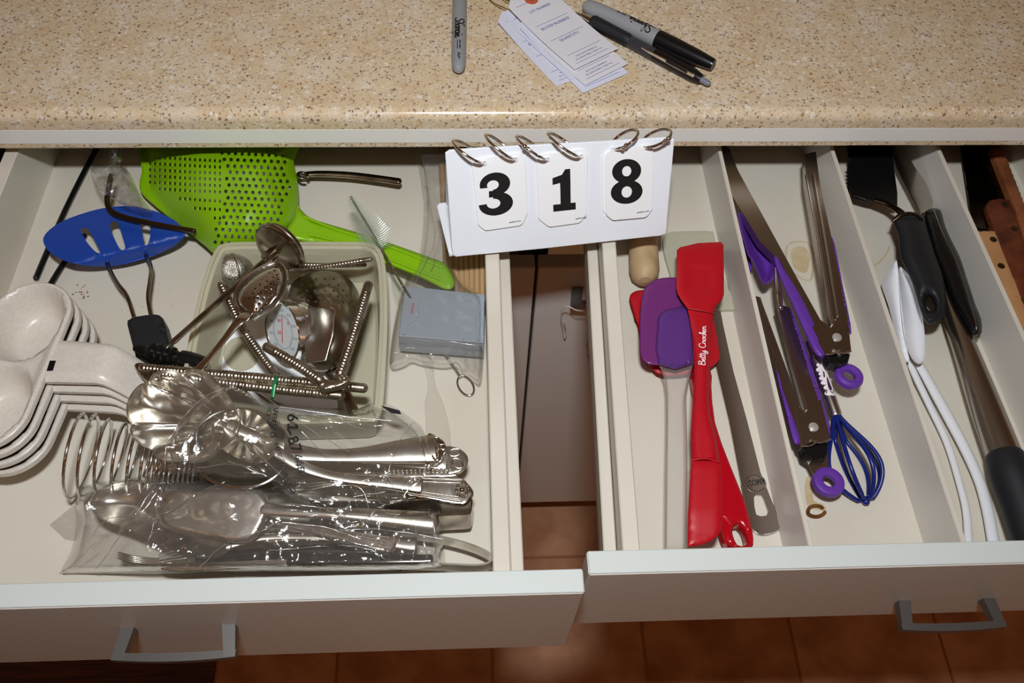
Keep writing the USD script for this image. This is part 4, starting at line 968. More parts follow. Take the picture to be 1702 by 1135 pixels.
# ------------------------------------------------------------------ stack of four double-cup trays
CZ = .877
c1, c2 = W(48, 521, CZ)[:2], W(-24, 682, CZ)[:2]; RR = 68 * mpp(50, 560, CZ); ax2 = (c2 - c1); LL = np.linalg.norm(ax2); ax2 /= LL; nx = np.array([-ax2[1], ax2[0]]); nx = nx * np.sign(nx[0])
mid = (c1 + c2) / 2
def cup_tray(t):
    """Built round the middle of the rim: x along the handle side, y along the long axis."""
    toW = lambda x, y, h: np.stack([mid[0] + x * nx[0] - y * ax2[0], mid[1] + x * nx[1] - y * ax2[1], CZ + np.asarray(h, float) + 0 * x], -1)
    if np.cross(nx, -ax2) < 0: toW.__dict__['flip'] = True
    o = LineString([(0, -LL / 2), (0, LL / 2)]).buffer(RR, quad_segs=20)
    def h(x, y, d):
        yc = (LL / 2 + RR) / 2; hy_, hx_ = yc - .0022, RR - .0040
        e = np.minimum(np.hypot(x / hx_, (y - yc + .0015) / hy_), np.hypot(x / hx_, (y + yc - .0015) / hy_))
        k = np.clip((1 - e) / .5, 0, 1); bowl = -.024 * (1 - (1 - k) ** 2) - .0012 * np.clip((.42 - e) / .06, 0, 1)
        saddle = -.0035 * np.clip((d - .004) / .004, 0, 1)
        return np.minimum(bowl, saddle * 1.0) + 0.0 - .0012 * np.clip(1 - d / .0012, 0, 1)
    b = t.part('cup_body', sheet(o, toW, h, lambda x, y, d: h(x, y, d) - .0014 - .0022 * np.clip(1 - d / .0016, 0, 1), .0032, (.0006, .0016, .0034)), 'speckled_plastic', smooth=50)
    # handle: flat arm that bends down at its end
    n1, n2 = 14, 9; V = []; w0, w1 = .0168, .0145
    prof = [(RR - .002, -.0015)] + [(RR + .006 + .027 * k / 5, -.0008) for k in range(6)] + [(RR + .038, -.0022), (RR + .043, -.006), (RR + .048, -.0115), (RR + .053, -.018), (RR + .057, -.0215), (RR + .0605, -.0252)]
    top, bot = [], []
    for i, (x, z) in enumerate(prof):
        f = i / (len(prof) - 1); w_ = w0 + (w1 - w0) * f
        for s_ in np.linspace(-1, 1, 11):
            e = max(0, abs(s_) - .82) / .18
            top.append((x, s_ * w_ + .004 - .010 * np.clip(f - .55, 0, 1), z - .0032 * e ** 2)); bot.append((x - .0006 * (f > .55), s_ * w_ * .985 + .004 - .010 * np.clip(f - .55, 0, 1), z - .0016 - .0032 * e ** 2 - .0018 * (e > 0)))
    m = len(prof); T_ = np.array(top); B_ = np.array(bot); F = []; N = len(T_)
    q = lambda i, j: i * 11 + j
    for i in range(m - 1):
        for j in range(10):
            a, b1, c, d = q(i, j), q(i + 1, j), q(i + 1, j + 1), q(i, j + 1); F += [(a, b1, c), (a, c, d), (a + N, c + N, b1 + N), (a + N, d + N, c + N)]
        for j, s_ in ((0, 1), (10, -1)):
            a, b1 = q(i, j), q(i + 1, j); F += [(a, a + N, b1 + N), (a, b1 + N, b1)] if s_ > 0 else [(a, b1 + N, a + N), (a, b1, b1 + N)]
    for i in (0, m - 1):
        for j in range(10):
            a, b1 = q(i, j), q(i, j + 1); F += [(a, b1, b1 + N), (a, b1 + N, a + N)] if i == 0 else [(a, b1 + N, b1), (a, a + N, b1 + N)]
    V = np.vstack([T_, B_]); V = toW(V[:, 0], V[:, 1], V[:, 2]); F = np.array(F)
    T2 = trimesh.Trimesh(V, F, process=False)
    t.part('handle', (V, F if T2.volume > 0 else F[:, ::-1]), 'speckled_plastic', smooth=40)
    k = toW(np.array([RR + .0015]), np.array([-.002]), np.array([-.0006]))[0]
    t.part('slot', rbox(k[0] - .002, k[0] + .002, k[1] - .004, k[1] + .004, k[2] - .0008, k[2] + .0002, .0002), 'black_plastic', label='small dark slot at the handle root')
t = Thing('cup_tray', 'off-white double-cup tray with bent handle on top of its stack', 'tray', base=(mid[0], mid[1], CZ - .028), group='stack of off-white double-cup trays')
cup_tray(t); t.done()
for k, lab in enumerate(('second double-cup tray from the top of the off-white stack', 'third double-cup tray from the top of the off-white stack', 'bottom double-cup tray of the off-white stack on the drawer floor')):
    dup(t, lab, (mid[0] + .0012 * (k + 1), mid[1] - .001 * (k + 1), CZ - .028 - .0105 * (k + 1)), -.8 * (k + 1))

# springy coil whisk
t = Thing('coil_whisk', 'steel wire coil spring lying below the cup trays with loops closing up to the right', 'whisk')
xs = []; a = 0; th = np.linspace(0, 2 * np.pi * 16, 16 * 26)
pit = np.interp(th / (2 * np.pi), [0, 1, 2, 3, 4, 5, 6, 16], [0, 20, 42, 68, 92, 114, 130, 205])
rad = np.interp(th / (2 * np.pi), [0, 1, 3, 6, 16], [.0285, .0285, .025, .0225, .019])
C = np.stack([W(122 + p, 757 + p * .06, .842) for p in pit]); C[:, 2] = ZF + .0018 + rad
d = W(300, 765, .842) - W(122, 757, .842); d[2] = 0; d /= np.linalg.norm(d); s_ = np.array([-d[1], d[0], 0])
t.part('coil', tube(C + rad[:, None] * (np.cos(th)[:, None] * s_ + np.sin(th)[:, None] * (np.array([0, 0, 1.0]) + .27 * d)), .0011, 8), 'chrome'); t.done()

# black ribbed bottle stopper
t = Thing('bottle_stopper', 'black ribbed rubber bottle pourer lying across the turner grip', 'stopper')
A, B = W(222, 577, .852), W(346, 606, .852); L = np.linalg.norm(B - A); a = (B - A) / L; k = mpp(280, 590, .85)
pr = [(0, 0), (6 * k, .001), (9 * k, .006), (10 * k, .010)] + sum([[(12 * k, .0125 + .0052 * i), (15.5 * k, .014 + .0052 * i), (15.5 * k, .0155 + .0052 * i), (11.5 * k, .017 + .0052 * i)] for i in range(4)], []) + [(10 * k, .036), (14 * k, .0375), (15 * k, .043), (12 * k, L - .002), (0, L)]
t.part('body', lathe(pr, A, a, 28), 'black_plastic'); t.done()

# crumbs on the bare drawer bottom
t = Thing('crumbs', 'few dark crumbs on the left drawer bottom below the blue turner', 'crumbs', kind='stuff')
g = []
for k in range(34):
    x, y = (rng.gauss(137, 7), rng.gauss(485, 6)) if k < 20 else (rng.uniform(120, 300), rng.uniform(455, 560))
    r_ = rng.uniform(.00025, .0008) if k < 20 else rng.uniform(.0002, .0004)
    g.append(ball(W(x, y, ZF) + [0, 0, r_ * .5], r_, 1, (1, rng.uniform(.6, 1.2), .6)))
t.part('crumb_scatter', cat(*g), 'crumb', kind='stuff'); t.done()
# ------------------------------------------------------------------ silverware in two clear bags
# shell-bowled serving spoon
t = Thing('serving_spoon', 'silver serving spoon with big scalloped shell bowl sticking out of the upper bag', 'spoon')
out = []
edge_ = [(361, 633), (343, 618), (324, 614), (310, 615), (301, 620), (290, 615), (277, 614), (262, 617), (252, 625), (246, 636), (236, 637), (226, 644), (215, 659), (210, 676), (211, 692), (218, 705), (216, 716), (222, 729), (236, 741), (252, 747), (256, 756), (270, 765), (290, 768), (308, 766), (316, 770), (336, 768), (354, 760), (366, 748), (380, 738), (392, 722), (398, 705), (396, 688), (386, 668), (378, 652)]
out = np.array(edge_, float); H_ = np.array([392.0, 702.0])
cusp = np.array([(378, 652), (361, 633), (301, 620), (246, 636), (218, 705), (252, 747), (312, 768), (366, 748)], float)
ca = np.unwrap(np.arctan2(*(cusp - H_).T[::-1]) % (2 * np.pi)); so = np.argsort(ca); ca = ca[so]
def shell_z(x, y, d):
    a = np.arctan2(y - H_[1], x - H_[0]) % (2 * np.pi); i = np.clip(np.searchsorted(ca, a) - 1, 0, len(ca) - 2); t_ = np.clip((a - ca[i]) / (ca[i + 1] - ca[i]), 0, 1)
    fl = np.sin(np.pi * t_) ** .7; rr = np.clip(np.hypot(x - H_[0], y - H_[1]) / 175, 0, 1)
    return .878 - .017 * np.sqrt(np.clip(d / 66, 0, 1)) - .0052 * fl * np.clip((rr - .12) / .6, 0, 1) * np.clip(.55 + d / 40, 0, 1)
t.part('bowl', sheet(Polygon(sm(out, 3)), W, shell_z, lambda x, y, d: shell_z(x, y, d) - .0011, 4.0, (1.5, 4)), 'silver', smooth=True)
t.part('handle', pxtube([(380, 704, .874, 9), (420, 722, .866, 10), (520, 752, .853, 9), (640, 762, .846, 12), (718, 764, .846, 19), (748, 764, .846, 20)], flat_=.22, sides=16), 'silver')
def loops(pp, r=4.2, z0=0.0):
    g = []
    for (x, y, z, rx, ry, ro) in pp:
        a = np.linspace(0, 2 * np.pi, 28); X = x + rx * np.cos(a) * math.cos(ro) - ry * np.sin(a) * math.sin(ro); Y = y + rx * np.cos(a) * math.sin(ro) + ry * np.sin(a) * math.cos(ro)
        g.append(tube(W(X, Y, z + z0), r * mpp(x, y, z) * .45, 8, cap=False))
    return cat(*g)
t.part('finial', cat(pxslab([(740, 744), (754, 741), (768, 747), (777, 757), (777, 769), (768, 781), (756, 786), (742, 784)], .8445, .8478, .0012, 4), loops([(756, 752, .8485, 10, 6, -.2), (760, 770, .8485, 10, 7, .6)])), 'silver', label='rounded handle end with raised loops'); t.done()

# round ladle
t = Thing('ladle', 'bright silver ladle with round bowl and broad flaring handle inside the upper bag', 'ladle')
bo = Polygon([(400 + 82 * math.cos(a), 745 + 66 * math.sin(a)) for a in np.linspace(0, 2 * np.pi, 64, endpoint=False)])
lz = lambda x, y, d: .868 - .026 * np.clip(1 - ((x - 400) / 82) ** 2 - ((y - 745) / 66) ** 2, 0, 1) ** .7
t.part('bowl', sheet(bo, W, lz, lambda x, y, d: lz(x, y, d) - .0013, 5, (1.5, 4)), 'silver', smooth=50)
t.part('rim', tube(W(400 + 82 * np.cos(np.linspace(0, 2 * np.pi, 60)), 745 + 66 * np.sin(np.linspace(0, 2 * np.pi, 60)), .868), .0011, 8, cap=False), 'chrome')
t.part('handle', pxtube([(474, 752, .867, 15), (540, 757, .864, 12), (600, 756, .862, 14), (660, 751, .860, 21), (722, 746, .858, 27)], flat_=.3, sides=22), 'silver')
t.part('finial', cat(pxslab([(710, 721), (725, 724), (737, 731), (742, 741), (738, 750), (734, 760), (722, 770), (708, 772)], .855, .8595, .0014, 4), loops([(723, 735, .8602, 9, 5.5, -.9), (724, 755, .8602, 10, 6, 1.2), (735, 743, .8602, 6, 4, .2)])), 'chrome', label='scrolled handle end'); t.done()

# big flower-bottomed spoon next to the ladle
t = Thing('serving_spoon', 'silver spoon with embossed round bowl nested in the ladle inside the upper bag', 'spoon')
bo = [(352, 700), (372, 684), (400, 680), (430, 690), (450, 712), (462, 740), (452, 760), (430, 770), (400, 764), (372, 748), (356, 728)]
bp_ = Polygon(sm(bo, 4))
def ez(x, y, d):
    a = np.arctan2(y - 722, x - 408); r_ = np.hypot((x - 408) / 52, (y - 722) / 42)
    return .873 - .010 * np.clip(1 - r_ ** 2, 0, 1) + .0013 * np.cos(a * 12) * np.clip(r_, 0, 1) * np.clip(1.3 - r_, 0, 1) * 2
t.part('bowl', sheet(bp_, W, ez, lambda x, y, d: ez(x, y, d) - .001, 4.5, (1.5, 4)), 'silver', smooth=50)
t.part('handle', pxtube([(456, 748, .872, 10), (500, 774, .868, 9), (560, 792, .862, 8), (640, 800, .857, 11), (700, 806, .855, 14)], flat_=.25, sides=14), 'silver'); t.done()

# two handles with bead edges
t = Thing('serving_fork', 'silver serving fork with fluted handle and dark ornate tip right of the upper bag', 'fork')
t.part('handle', pxslab([(560, 786), (640, 792), (700, 790), (762, 792), (778, 802), (787, 816), (782, 826), (770, 838), (730, 832), (690, 824), (640, 812), (560, 804)], .8475, .8525, .0018, 3), 'silver')
for k, (p, q) in enumerate((((565, 790), (768, 797)), ((565, 800), (766, 833)), ((568, 794), (764, 803)), ((568, 798), (762, 826)))):
    t.part('ridge', pxtube([(*p, .8527, 1.6), ((p[0] + q[0]) / 2, (p[1] + q[1]) / 2, .8530, 1.6), (*q, .8528, 1.8)], 4, 6), 'silver')
g = [ball(W(768 + 9 * math.cos(a) + rng.uniform(-2, 2), 814 + 11 * math.sin(a) + rng.uniform(-2, 2), .8526), .0011, 1) for a in np.linspace(0, 6.28, 11)] + [ball(W(768, 814, .8528), .0018, 1)]
t.part('ornament', cat(*g), 'tarnished', label='dark embossed rosette')
g = [pxtube([(562, 795 + k * 3.2, .851, 2.3), (520, 798 + k * 5, .850, 2.2), (486, 800 + k * 9 - 8, .847, 2.0), (440, 800 + k * 11 - 12, .846, 1.6)], 4, 8) for k in range(4)]
t.part('tines', cat(*g), 'silver'); t.done()
t = Thing('butter_knife', 'bead-edged silver knife handle just above the fluted fork in the upper bag', 'knife')
t.part('handle', pxslab([(470, 780), (600, 784), (700, 781), (752, 779), (758, 786), (752, 792), (690, 793), (600, 796), (470, 794)], .8430, .8462, .0012, 3), 'silver')
t.part('beading', cat(*[ball(W(640 + 7.2 * k, 783.5 - .18 * k, .8466), .0014, 1) for k in range(16)]), 'silver'); t.done()

# lower bag: broad server, spoons, forks, knives, tongs
t = Thing('pie_server', 'broad flat silver server with bright round handle uppermost in the lower bag', 'server')
out = [(258, 850), (262, 828), (288, 808), (330, 800), (366, 798), (412, 803), (438, 818), (448, 840), (444, 862), (436, 878), (424, 896), (392, 903), (343, 896), (290, 886), (266, 872)]
pz = lambda x, y, d: .858 + .004 * np.clip((870 - y) / 60, -1, 1) - .0045 * np.clip((815 - y) / 18, 0, 1) - .0035 * (1 - np.clip(d / 10, 0, 1)) ** 2
t.part('blade', pxsheet(out, pz, .0014, 6, (1.5, 4, 8)), 'silver', smooth=50)
t.part('handle', pxtube([(438, 846, .858, 11), (480, 850, .8585, 9.5), (520, 852, .8585, 10), (566, 854, .858, 11), (640, 860, .855, 15), (720, 868, .852, 19)], flat_=.55, sides=20), 'silver'); t.done()
t = Thing('serving_spoon', 'large dark-reflecting silver spoon under the flat server at the left of the lower bag', 'spoon')
out = [(150, 838), (164, 814), (196, 800), (240, 800), (280, 830), (330, 872), (376, 896), (384, 910), (360, 926), (320, 926), (280, 910), (220, 882), (166, 862)]
def sz(x, y, d): return .850 - .014 * np.sqrt(np.clip(d / 42, 0, 1))
t.part('bowl', pxsheet(out, sz, .0012, 6, (1.5, 4)), 'silver', smooth=50)
t.part('handle', pxtube([(376, 906, .847, 8), (440, 892, .8435, 7), (540, 892, .8415, 7), (640, 900, .8405, 10), (690, 905, .840, 13)], flat_=.3, sides=14), 'silver'); t.done()
t = Thing('table_fork', 'silver fork with square-ended grooved handle slanting across the lower bag', 'fork')
t.part('handle', pxslab([(452, 862), (540, 874), (606, 884), (656, 890), (658, 898), (650, 918), (600, 907), (540, 891), (460, 872)], .845, .8490, .0014, 2), 'silver')
t.part('groove', cat(*[pxtube([(470, 865 + 3 * k, .849, 1.2), (560, 880 + 4.6 * k, .8493, 1.3), (646, 893 + 6.4 * k, .8492, 1.4)], 4, 6) for k in range(4)]), 'silver', label='raised lines along the handle')
t.part('tines', cat(*[pxtube([(454, 866 + k * 1.5, .847, 2.4), (400, 880 + k * 6, .842, 2.1), (330, 905 + k * 6, .838, 1.8), (264, 922 + k * 4, .846, 1.4)], 5, 8) for k in range(4)]), 'silver'); t.done()
for k in range(3):
    t = Thing('table_fork', ('uppermost of three forks with curved tines at the left of the lower bag', 'middle one of three forks with curved tines at the left of the lower bag', 'lowest of three forks with curved tines nearest the drawer front')[k], 'fork')
    z0 = .834 - .006 * k
    t.part('tines', cat(*[pxtube([(196 + 8 * k, 918 + 3.2 * j + 4 * k, z0 + .008, 1.3), (230, 926 + 3 * j + 4 * k, z0 + .001, 1.9), (280, 930 + 2.2 * j + 4 * k, z0 - .001, 2.0), (330, 926 + 1.5 * j + 5 * k, z0, 2.2)], 5, 8) for j in range(4)]), 'silver')
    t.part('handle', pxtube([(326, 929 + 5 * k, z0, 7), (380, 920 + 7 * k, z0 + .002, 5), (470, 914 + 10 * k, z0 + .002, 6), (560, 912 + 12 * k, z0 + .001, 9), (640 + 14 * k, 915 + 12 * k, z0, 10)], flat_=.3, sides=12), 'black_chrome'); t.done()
t = Thing('table_knife', 'silver table knife with dark reflecting handle along the drawer front in the lower bag', 'knife')
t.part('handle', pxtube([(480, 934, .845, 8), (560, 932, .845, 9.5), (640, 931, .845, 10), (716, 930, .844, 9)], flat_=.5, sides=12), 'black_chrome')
t.part('blade', pxslab([(260, 938), (480, 928), (480, 941), (300, 949), (268, 946)], .8435, .8448, .0004, 0), 'silver'); t.done()

# two bent-strip sugar tongs
def strip(P, w, th, up):
    """Flat strip along path P, width w along up."""
    P = np.asarray(P, float); d = np.gradient(P, axis=0); d /= np.linalg.norm(d, axis=1, keepdims=True); up = np.broadcast_to(np.asarray(up, float), P.shape); n = np.cross(d, up); n /= np.linalg.norm(n, axis=1, keepdims=True)
    m = len(P); V = np.stack([P - up * w / 2 - n * th / 2, P + up * w / 2 - n * th / 2, P + up * w / 2 + n * th / 2, P - up * w / 2 + n * th / 2], 1).reshape(-1, 3); F = []
    for i in range(m - 1):
        for j in range(4):
            a, b = i * 4 + j, i * 4 + (j + 1) % 4; F += [(a, b, b + 4), (a, b + 4, a + 4)]
    F += [(0, 2, 1), (0, 3, 2), ((m - 1) * 4, (m - 1) * 4 + 1, (m - 1) * 4 + 2), ((m - 1) * 4, (m - 1) * 4 + 2, (m - 1) * 4 + 3)]
    T_ = trimesh.Trimesh(V, np.array(F), process=False); return (V, np.array(F)) if T_.volume > 0 else (V, np.array(F)[:, ::-1])
t = Thing('serving_tongs', 'bent steel strip tongs whose broad square bend sticks out below the fluted fork', 'tongs')
q = sm([(520, 846, .838), (600, 846, .838), (680, 844, .838), (740, 840, .838), (772, 839, .838), (783, 842, .838), (784, 850, .838), (782, 862, .838), (776, 866, .838), (740, 868, .838), (680, 872, .838), (520, 876, .838)], 5, closed=False)
t.part('strip', strip(W(q[:, 0], q[:, 1], q[:, 2]), .026, .0012, (0, 0, 1)), 'tarnished', smooth=40); t.done()
t = Thing('serving_tongs', 'narrow silver tongs whose rounded loop nearly touches the drawer front at the right', 'tongs')
q = sm([(560, 880, .836), (640, 886, .836), (720, 895, .836), (770, 906, .836), (806, 920, .836), (818, 931, .836), (812, 940, .836), (790, 944, .836), (740, 942, .836), (640, 939, .836), (560, 936, .836)], 5, closed=False)
t.part('strip', strip(W(q[:, 0], q[:, 1], q[:, 2]), .013, .0012, (0, 0, 1)), 'silver', smooth=40); t.done()

# the bags themselves
def hmap(pts):
    p = np.array(pts, float)
    def f(x, y):
        d2 = (x[:, None] - p[:, 0]) ** 2 + (y[:, None] - p[:, 1]) ** 2; w = 1 / (d2 + 900) ** 1.5
        return (w * p[:, 2]).sum(1) / w.sum(1)
    return f
t = Thing('plastic_bag', 'upper clear bag with printed warning holding the ladle and shell spoon', 'bag')
up_ = [(276, 740), (282, 716), (300, 690), (330, 662), (366, 640), (388, 634), (420, 648), (448, 668), (500, 676), (560, 680), (600, 676), (622, 668), (652, 674), (690, 700), (704, 716), (716, 752), (718, 776), (704, 806), (682, 824), (690, 838), (640, 852), (604, 880), (580, 884), (562, 868), (480, 830), (440, 806), (360, 800), (290, 796), (276, 780)]
hu = hmap([(240, 676, .883), (300, 650, .884), (300, 690, .882), (400, 700, .879), (400, 760, .877), (470, 740, .877), (540, 720, .868), (560, 770, .872), (640, 750, .869), (700, 745, .866), (600, 700, .862), (660, 690, .858), (640, 810, .862), (600, 850, .862), (460, 800, .872), (330, 780, .872)])
bag(t, up_, hu, .0034, 50, 31, 'bag_film', step=4.6, edge=12, under=False, creases=[[(334, 700), (430, 760), (470, 800)], [(430, 690), (560, 770)], [(500, 690), (640, 700)], [(520, 690), (580, 745)], [(580, 800), (600, 860)], [(620, 790), (640, 850)], [(340, 770), (420, 775)], [(560, 820), (690, 830)]])
folds(t, [[(274, 776), (278, 736), (306, 692), (340, 660), (388, 637)], [(326, 760), (330, 710), (352, 682)], [(356, 690), (420, 745), (478, 800)], [(430, 652), (520, 716), (582, 752)], [(466, 676), (560, 690), (650, 700)], [(500, 716), (545, 760)], [(560, 690), (600, 712), (690, 722)],
    [(556, 806), (600, 812), (616, 860)], [(600, 800), (640, 790), (660, 820)], [(566, 866), (590, 826), (640, 818)], [(622, 806), (636, 838), (690, 826)], [(330, 776), (400, 772), (430, 785)], [(380, 766), (440, 790)], [(690, 700), (660, 740), (640, 800)], [(620, 676), (626, 690), (650, 690)]], hu, .0035)
t.part('outer_flap', pxsheet([(224, 676), (250, 660), (300, 636), (344, 622), (372, 624), (392, 640), (360, 660), (320, 690), (292, 720), (262, 700)], lambda x, y, d: .8825 + .0012 * meshkit.noise(np.stack([x / 30, y / 30, x * 0], -1), 8), .0003, 7, (3,), smooth=2), 'bag_film', label='thin loose layer of film over the shell bowl')
# its sealed edge and black print, lying on the film
ed = [(690, 702), (702, 716), (713, 750), (715, 778), (702, 806)]
t.part('seam', cat(*[pxtube([(x, y, .872, 2.2) for x, y in ed], 5, 6)]), 'clear_plastic', label='thick folded seam of the bag')
lift = lambda x, y: hu(np.atleast_1d(x), np.atleast_1d(y)) + .0058
def filmtext(txt, a, b, hpx, mat='ink_black', bold=False):
    V, F = text2d(txt, bold); V[:, 0] -= V[:, 0].min(); a, b = np.array(a, float), np.array(b, float); d = b - a; L_ = np.linalg.norm(d); d /= L_; e = np.array([d[1], -d[0]])
    q = a + (V[:, 0] / V[:, 0].max() * L_)[:, None] * d + (V[:, 1] * hpx)[:, None] * e
    return W(q[:, 0], q[:, 1], lift(q[:, 0], q[:, 1]) + V[:, 2] * .00015), F
t.part('print', cat(filmtext('61', (478, 688), (478, 716), 17, bold=True), filmtext('-87', (474, 718), (486, 752), 17, bold=True), filmtext('445', (488, 756), (494, 786), 13, bold=True), filmtext('22', (482, 800), (482, 820), 9, bold=True)), 'ink_black', smooth=False, label='bold black print')
t.part('print', cat(filmtext('very', (455, 676), (449, 712), 11), filmtext('a', (449, 718), (451, 727), 12), filmtext('res', (456, 738), (462, 758), 10), filmtext('changes', (464, 764), (474, 816), 12), filmtext('o', (443, 682), (444, 691), 10)), 'ink_black', smooth=False, label='black warning text')
t.part('print', pxslab([(633, 674), (642, 676), (664, 682), (667, 688), (650, 686)], .862, .8625), 'ink_black', smooth=False, label='black printed corner')
t.done()
t = Thing('plastic_bag', 'lower clear bag of spoons and forks along the left drawer front', 'bag')
lo_ = [(136, 812), (160, 802), (200, 797), (250, 790), (330, 792), (420, 797), (470, 812), (540, 834), (620, 846), (700, 842), (733, 846), (736, 880), (738, 912), (740, 936), (730, 946), (600, 950), (420, 951), (250, 952), (112, 953), (100, 950), (118, 915), (126, 870), (124, 840)]
hl_ = hmap([(160, 830, .857), (150, 900, .846), (130, 930, .830), (240, 830, .862), (260, 900, .856), (350, 850, .8665), (420, 850, .8665), (330, 930, .852), (470, 850, .8685), (560, 855, .867), (560, 900, .857), (560, 935, .852), (660, 870, .864), (700, 880, .862), (700, 920, .852), (640, 930, .852)])
bag(t, lo_, hl_, .0036, 40, 57, 'bag_film_hazy', step=4.6, edge=14, under=False, creases=[[(160, 946), (215, 868), (262, 800)], [(243, 912), (258, 862)], [(260, 856), (320, 825), (372, 800)], [(150, 870), (260, 862)], [(455, 835), (560, 850)], [(560, 905), (640, 925)], [(640, 880), (735, 850)], [(690, 880), (700, 930)], [(715, 850), (722, 940)], [(300, 940), (380, 900)]])
for pts in ([(100, 872), (122, 842), (126, 896)],):
    pass
folds(t, [[(160, 946), (214, 870), (258, 806)], [(243, 914), (250, 890), (258, 862)], [(260, 856), (290, 845), (318, 824), (374, 800)], [(150, 832), (190, 828), (226, 818)], [(146, 900), (180, 862), (258, 854)], [(455, 836), (520, 842), (560, 852)], [(330, 944), (372, 906), (430, 882)],
    [(470, 868), (540, 876), (600, 896)], [(560, 905), (610, 912), (640, 930)], [(560, 880), (640, 880), (736, 896)], [(690, 876), (694, 900), (686, 926)], [(704, 884), (708, 920)], [(712, 846), (722, 880), (720, 944)], [(620, 910), (632, 930)], [(170, 812), (240, 800)], [(450, 915), (540, 908)], [(120, 940), (160, 900)]], hl_, .003)
t.part('loose_corner', pxsheet([(82, 872), (124, 838), (128, 900), (108, 896)], lambda x, y, d: .8135 + .0012 * meshkit.noise(np.stack([x / 14, y / 14, x * 0], -1), 4), .0003, 8, (3,), smooth=1), 'bag_film_hazy')
t.done()
# ------------------------------------------------------------------ right drawer, first compartment
t = Thing('rolling_pin', 'pale turned wooden handle with rounded end poking out below the flip sign', 'utensil')
A, B = W(1062, 240, .8265), W(1072, 470, .8265); r = 25 * mpp(1072, 440, .826); a = (B - A); L = np.linalg.norm(a); a /= L; A2, B2 = B - a * .150, B
t.part('handle', lathe([(0, 0), (r * .9, .001), (r, .01), (r * .98, .125), (r * .99, .137), (r * .86, .1445), (r * .5, .149), (0, .150)], A2 + [0, 0, .0], a, 32), 'wood_pale'); t.done()

t = Thing('bowl_scraper', 'translucent cream plastic scraper under the tall red spatula head', 'scraper')
t.part('plate', pxslab([(1102, 398), (1108, 388), (1122, 384), (1178, 383), (1188, 390), (1194, 430), (1212, 480), (1226, 505), (1222, 513), (1196, 514), (1150, 516), (1126, 494), (1112, 448), (1104, 420)], ZF + .0004, ZF + .004, .0012, 3), 'pale_silicone'); t.done()

t = Thing('offset_spatula', 'long flat steel spatula with round stamp and slot hole lying against the first divider', 'spatula')
t.part('blade', pxslab(np.array([(1196, 508), (1202, 540), (1219, 617), (1242, 700), (1264, 785), (1286, 840), (1297, 866), (1297, 874), (1290, 882), (1276, 888), (1262, 888), (1252, 882), (1244, 864), (1232, 804), (1212, 700), (1191, 612), (1182, 540), (1180, 508)]), ZF + .0004, ZF + .0022, 0, 0, hole=[[(1253, 826), (1257, 822), (1266, 823), (1270, 830), (1277, 850), (1274, 857), (1264, 858), (1257, 855), (1254, 842)]]), 'brushed_steel', smooth=20)
t.part('edge', pxtube([(1232, 806, ZF + .0021, 1.0), (1244, 866, ZF + .0021, 1.2), (1253, 882, ZF + .0021, 1.5), (1264, 888, ZF + .0021, 1.8), (1278, 887, ZF + .0021, 1.8), (1290, 882, ZF + .0021, 1.6), (1297, 873, ZF + .0021, 1.2), (1286, 840, ZF + .0021, .9)], 4, 6), 'chrome', label='bright ground edge')
SF = flat(ZF + .0022); q = SF.px(1256, 803); R_ = 17.5 * mpp(1256, 803, ZF)
st = slab(Point(*q).buffer(R_, quad_segs=16), SF, 0, .00012); e_ = t.part('stamp', st, 'steel', label='round maker stamp', smooth=False)
a, b = SF.px(1270, 795), SF.px(1243, 799); g = [put_text('AMCO', SF, a, b, .0042, .0001, True, .00012)]
for ph0, n_, s_ in ((200, 8, 1), (20, 8, 1)):
    for k in range(n_):
        an = math.radians(ph0 + k * 17); c_ = q + R_ * .84 * np.array([math.cos(an), math.sin(an)]); g.append(slab(Point(*c_).buffer(.00055, quad_segs=2), SF, .00012, .00022))
t.part('lettering', cat(*g), 'ink_black', parent=e_, smooth=False); t.done()

t = Thing('silicone_spoon', 'red silicone spoon under the purple spatula with hanging loop at its handle end', 'spoon')
t.part('head', pxsheet([(1046, 496), (1052, 486), (1066, 482), (1110, 480), (1170, 484), (1184, 520), (1196, 588), (1194, 600), (1182, 611), (1160, 618), (1130, 624), (1100, 624), (1086, 616), (1076, 602), (1066, 580), (1060, 540), (1055, 530), (1053, 520)], lambda x, y, d: .824 + .002 * np.clip(d / 6, 0, 1) - .005 * np.clip((d - 14) / 20, 0, 1), .006, 8, (1.5, 4, 12), smooth=2), 'red_silicone')
t.part('handle', pxslab([(1150, 612), (1158, 660), (1160, 720), (1172, 780), (1190, 830), (1200, 880), (1205, 896), (1212, 905), (1230, 909), (1246, 908), (1254, 904), (1252, 878), (1242, 838), (1214, 768), (1190, 700), (1184, 640), (1182, 612)], .8205, .8305, .003, 2, hole=[[(1219, 884), (1222, 872), (1230, 870), (1238, 880), (1243, 900), (1236, 905), (1226, 902)]], n=3), 'red_gloss'); t.done()

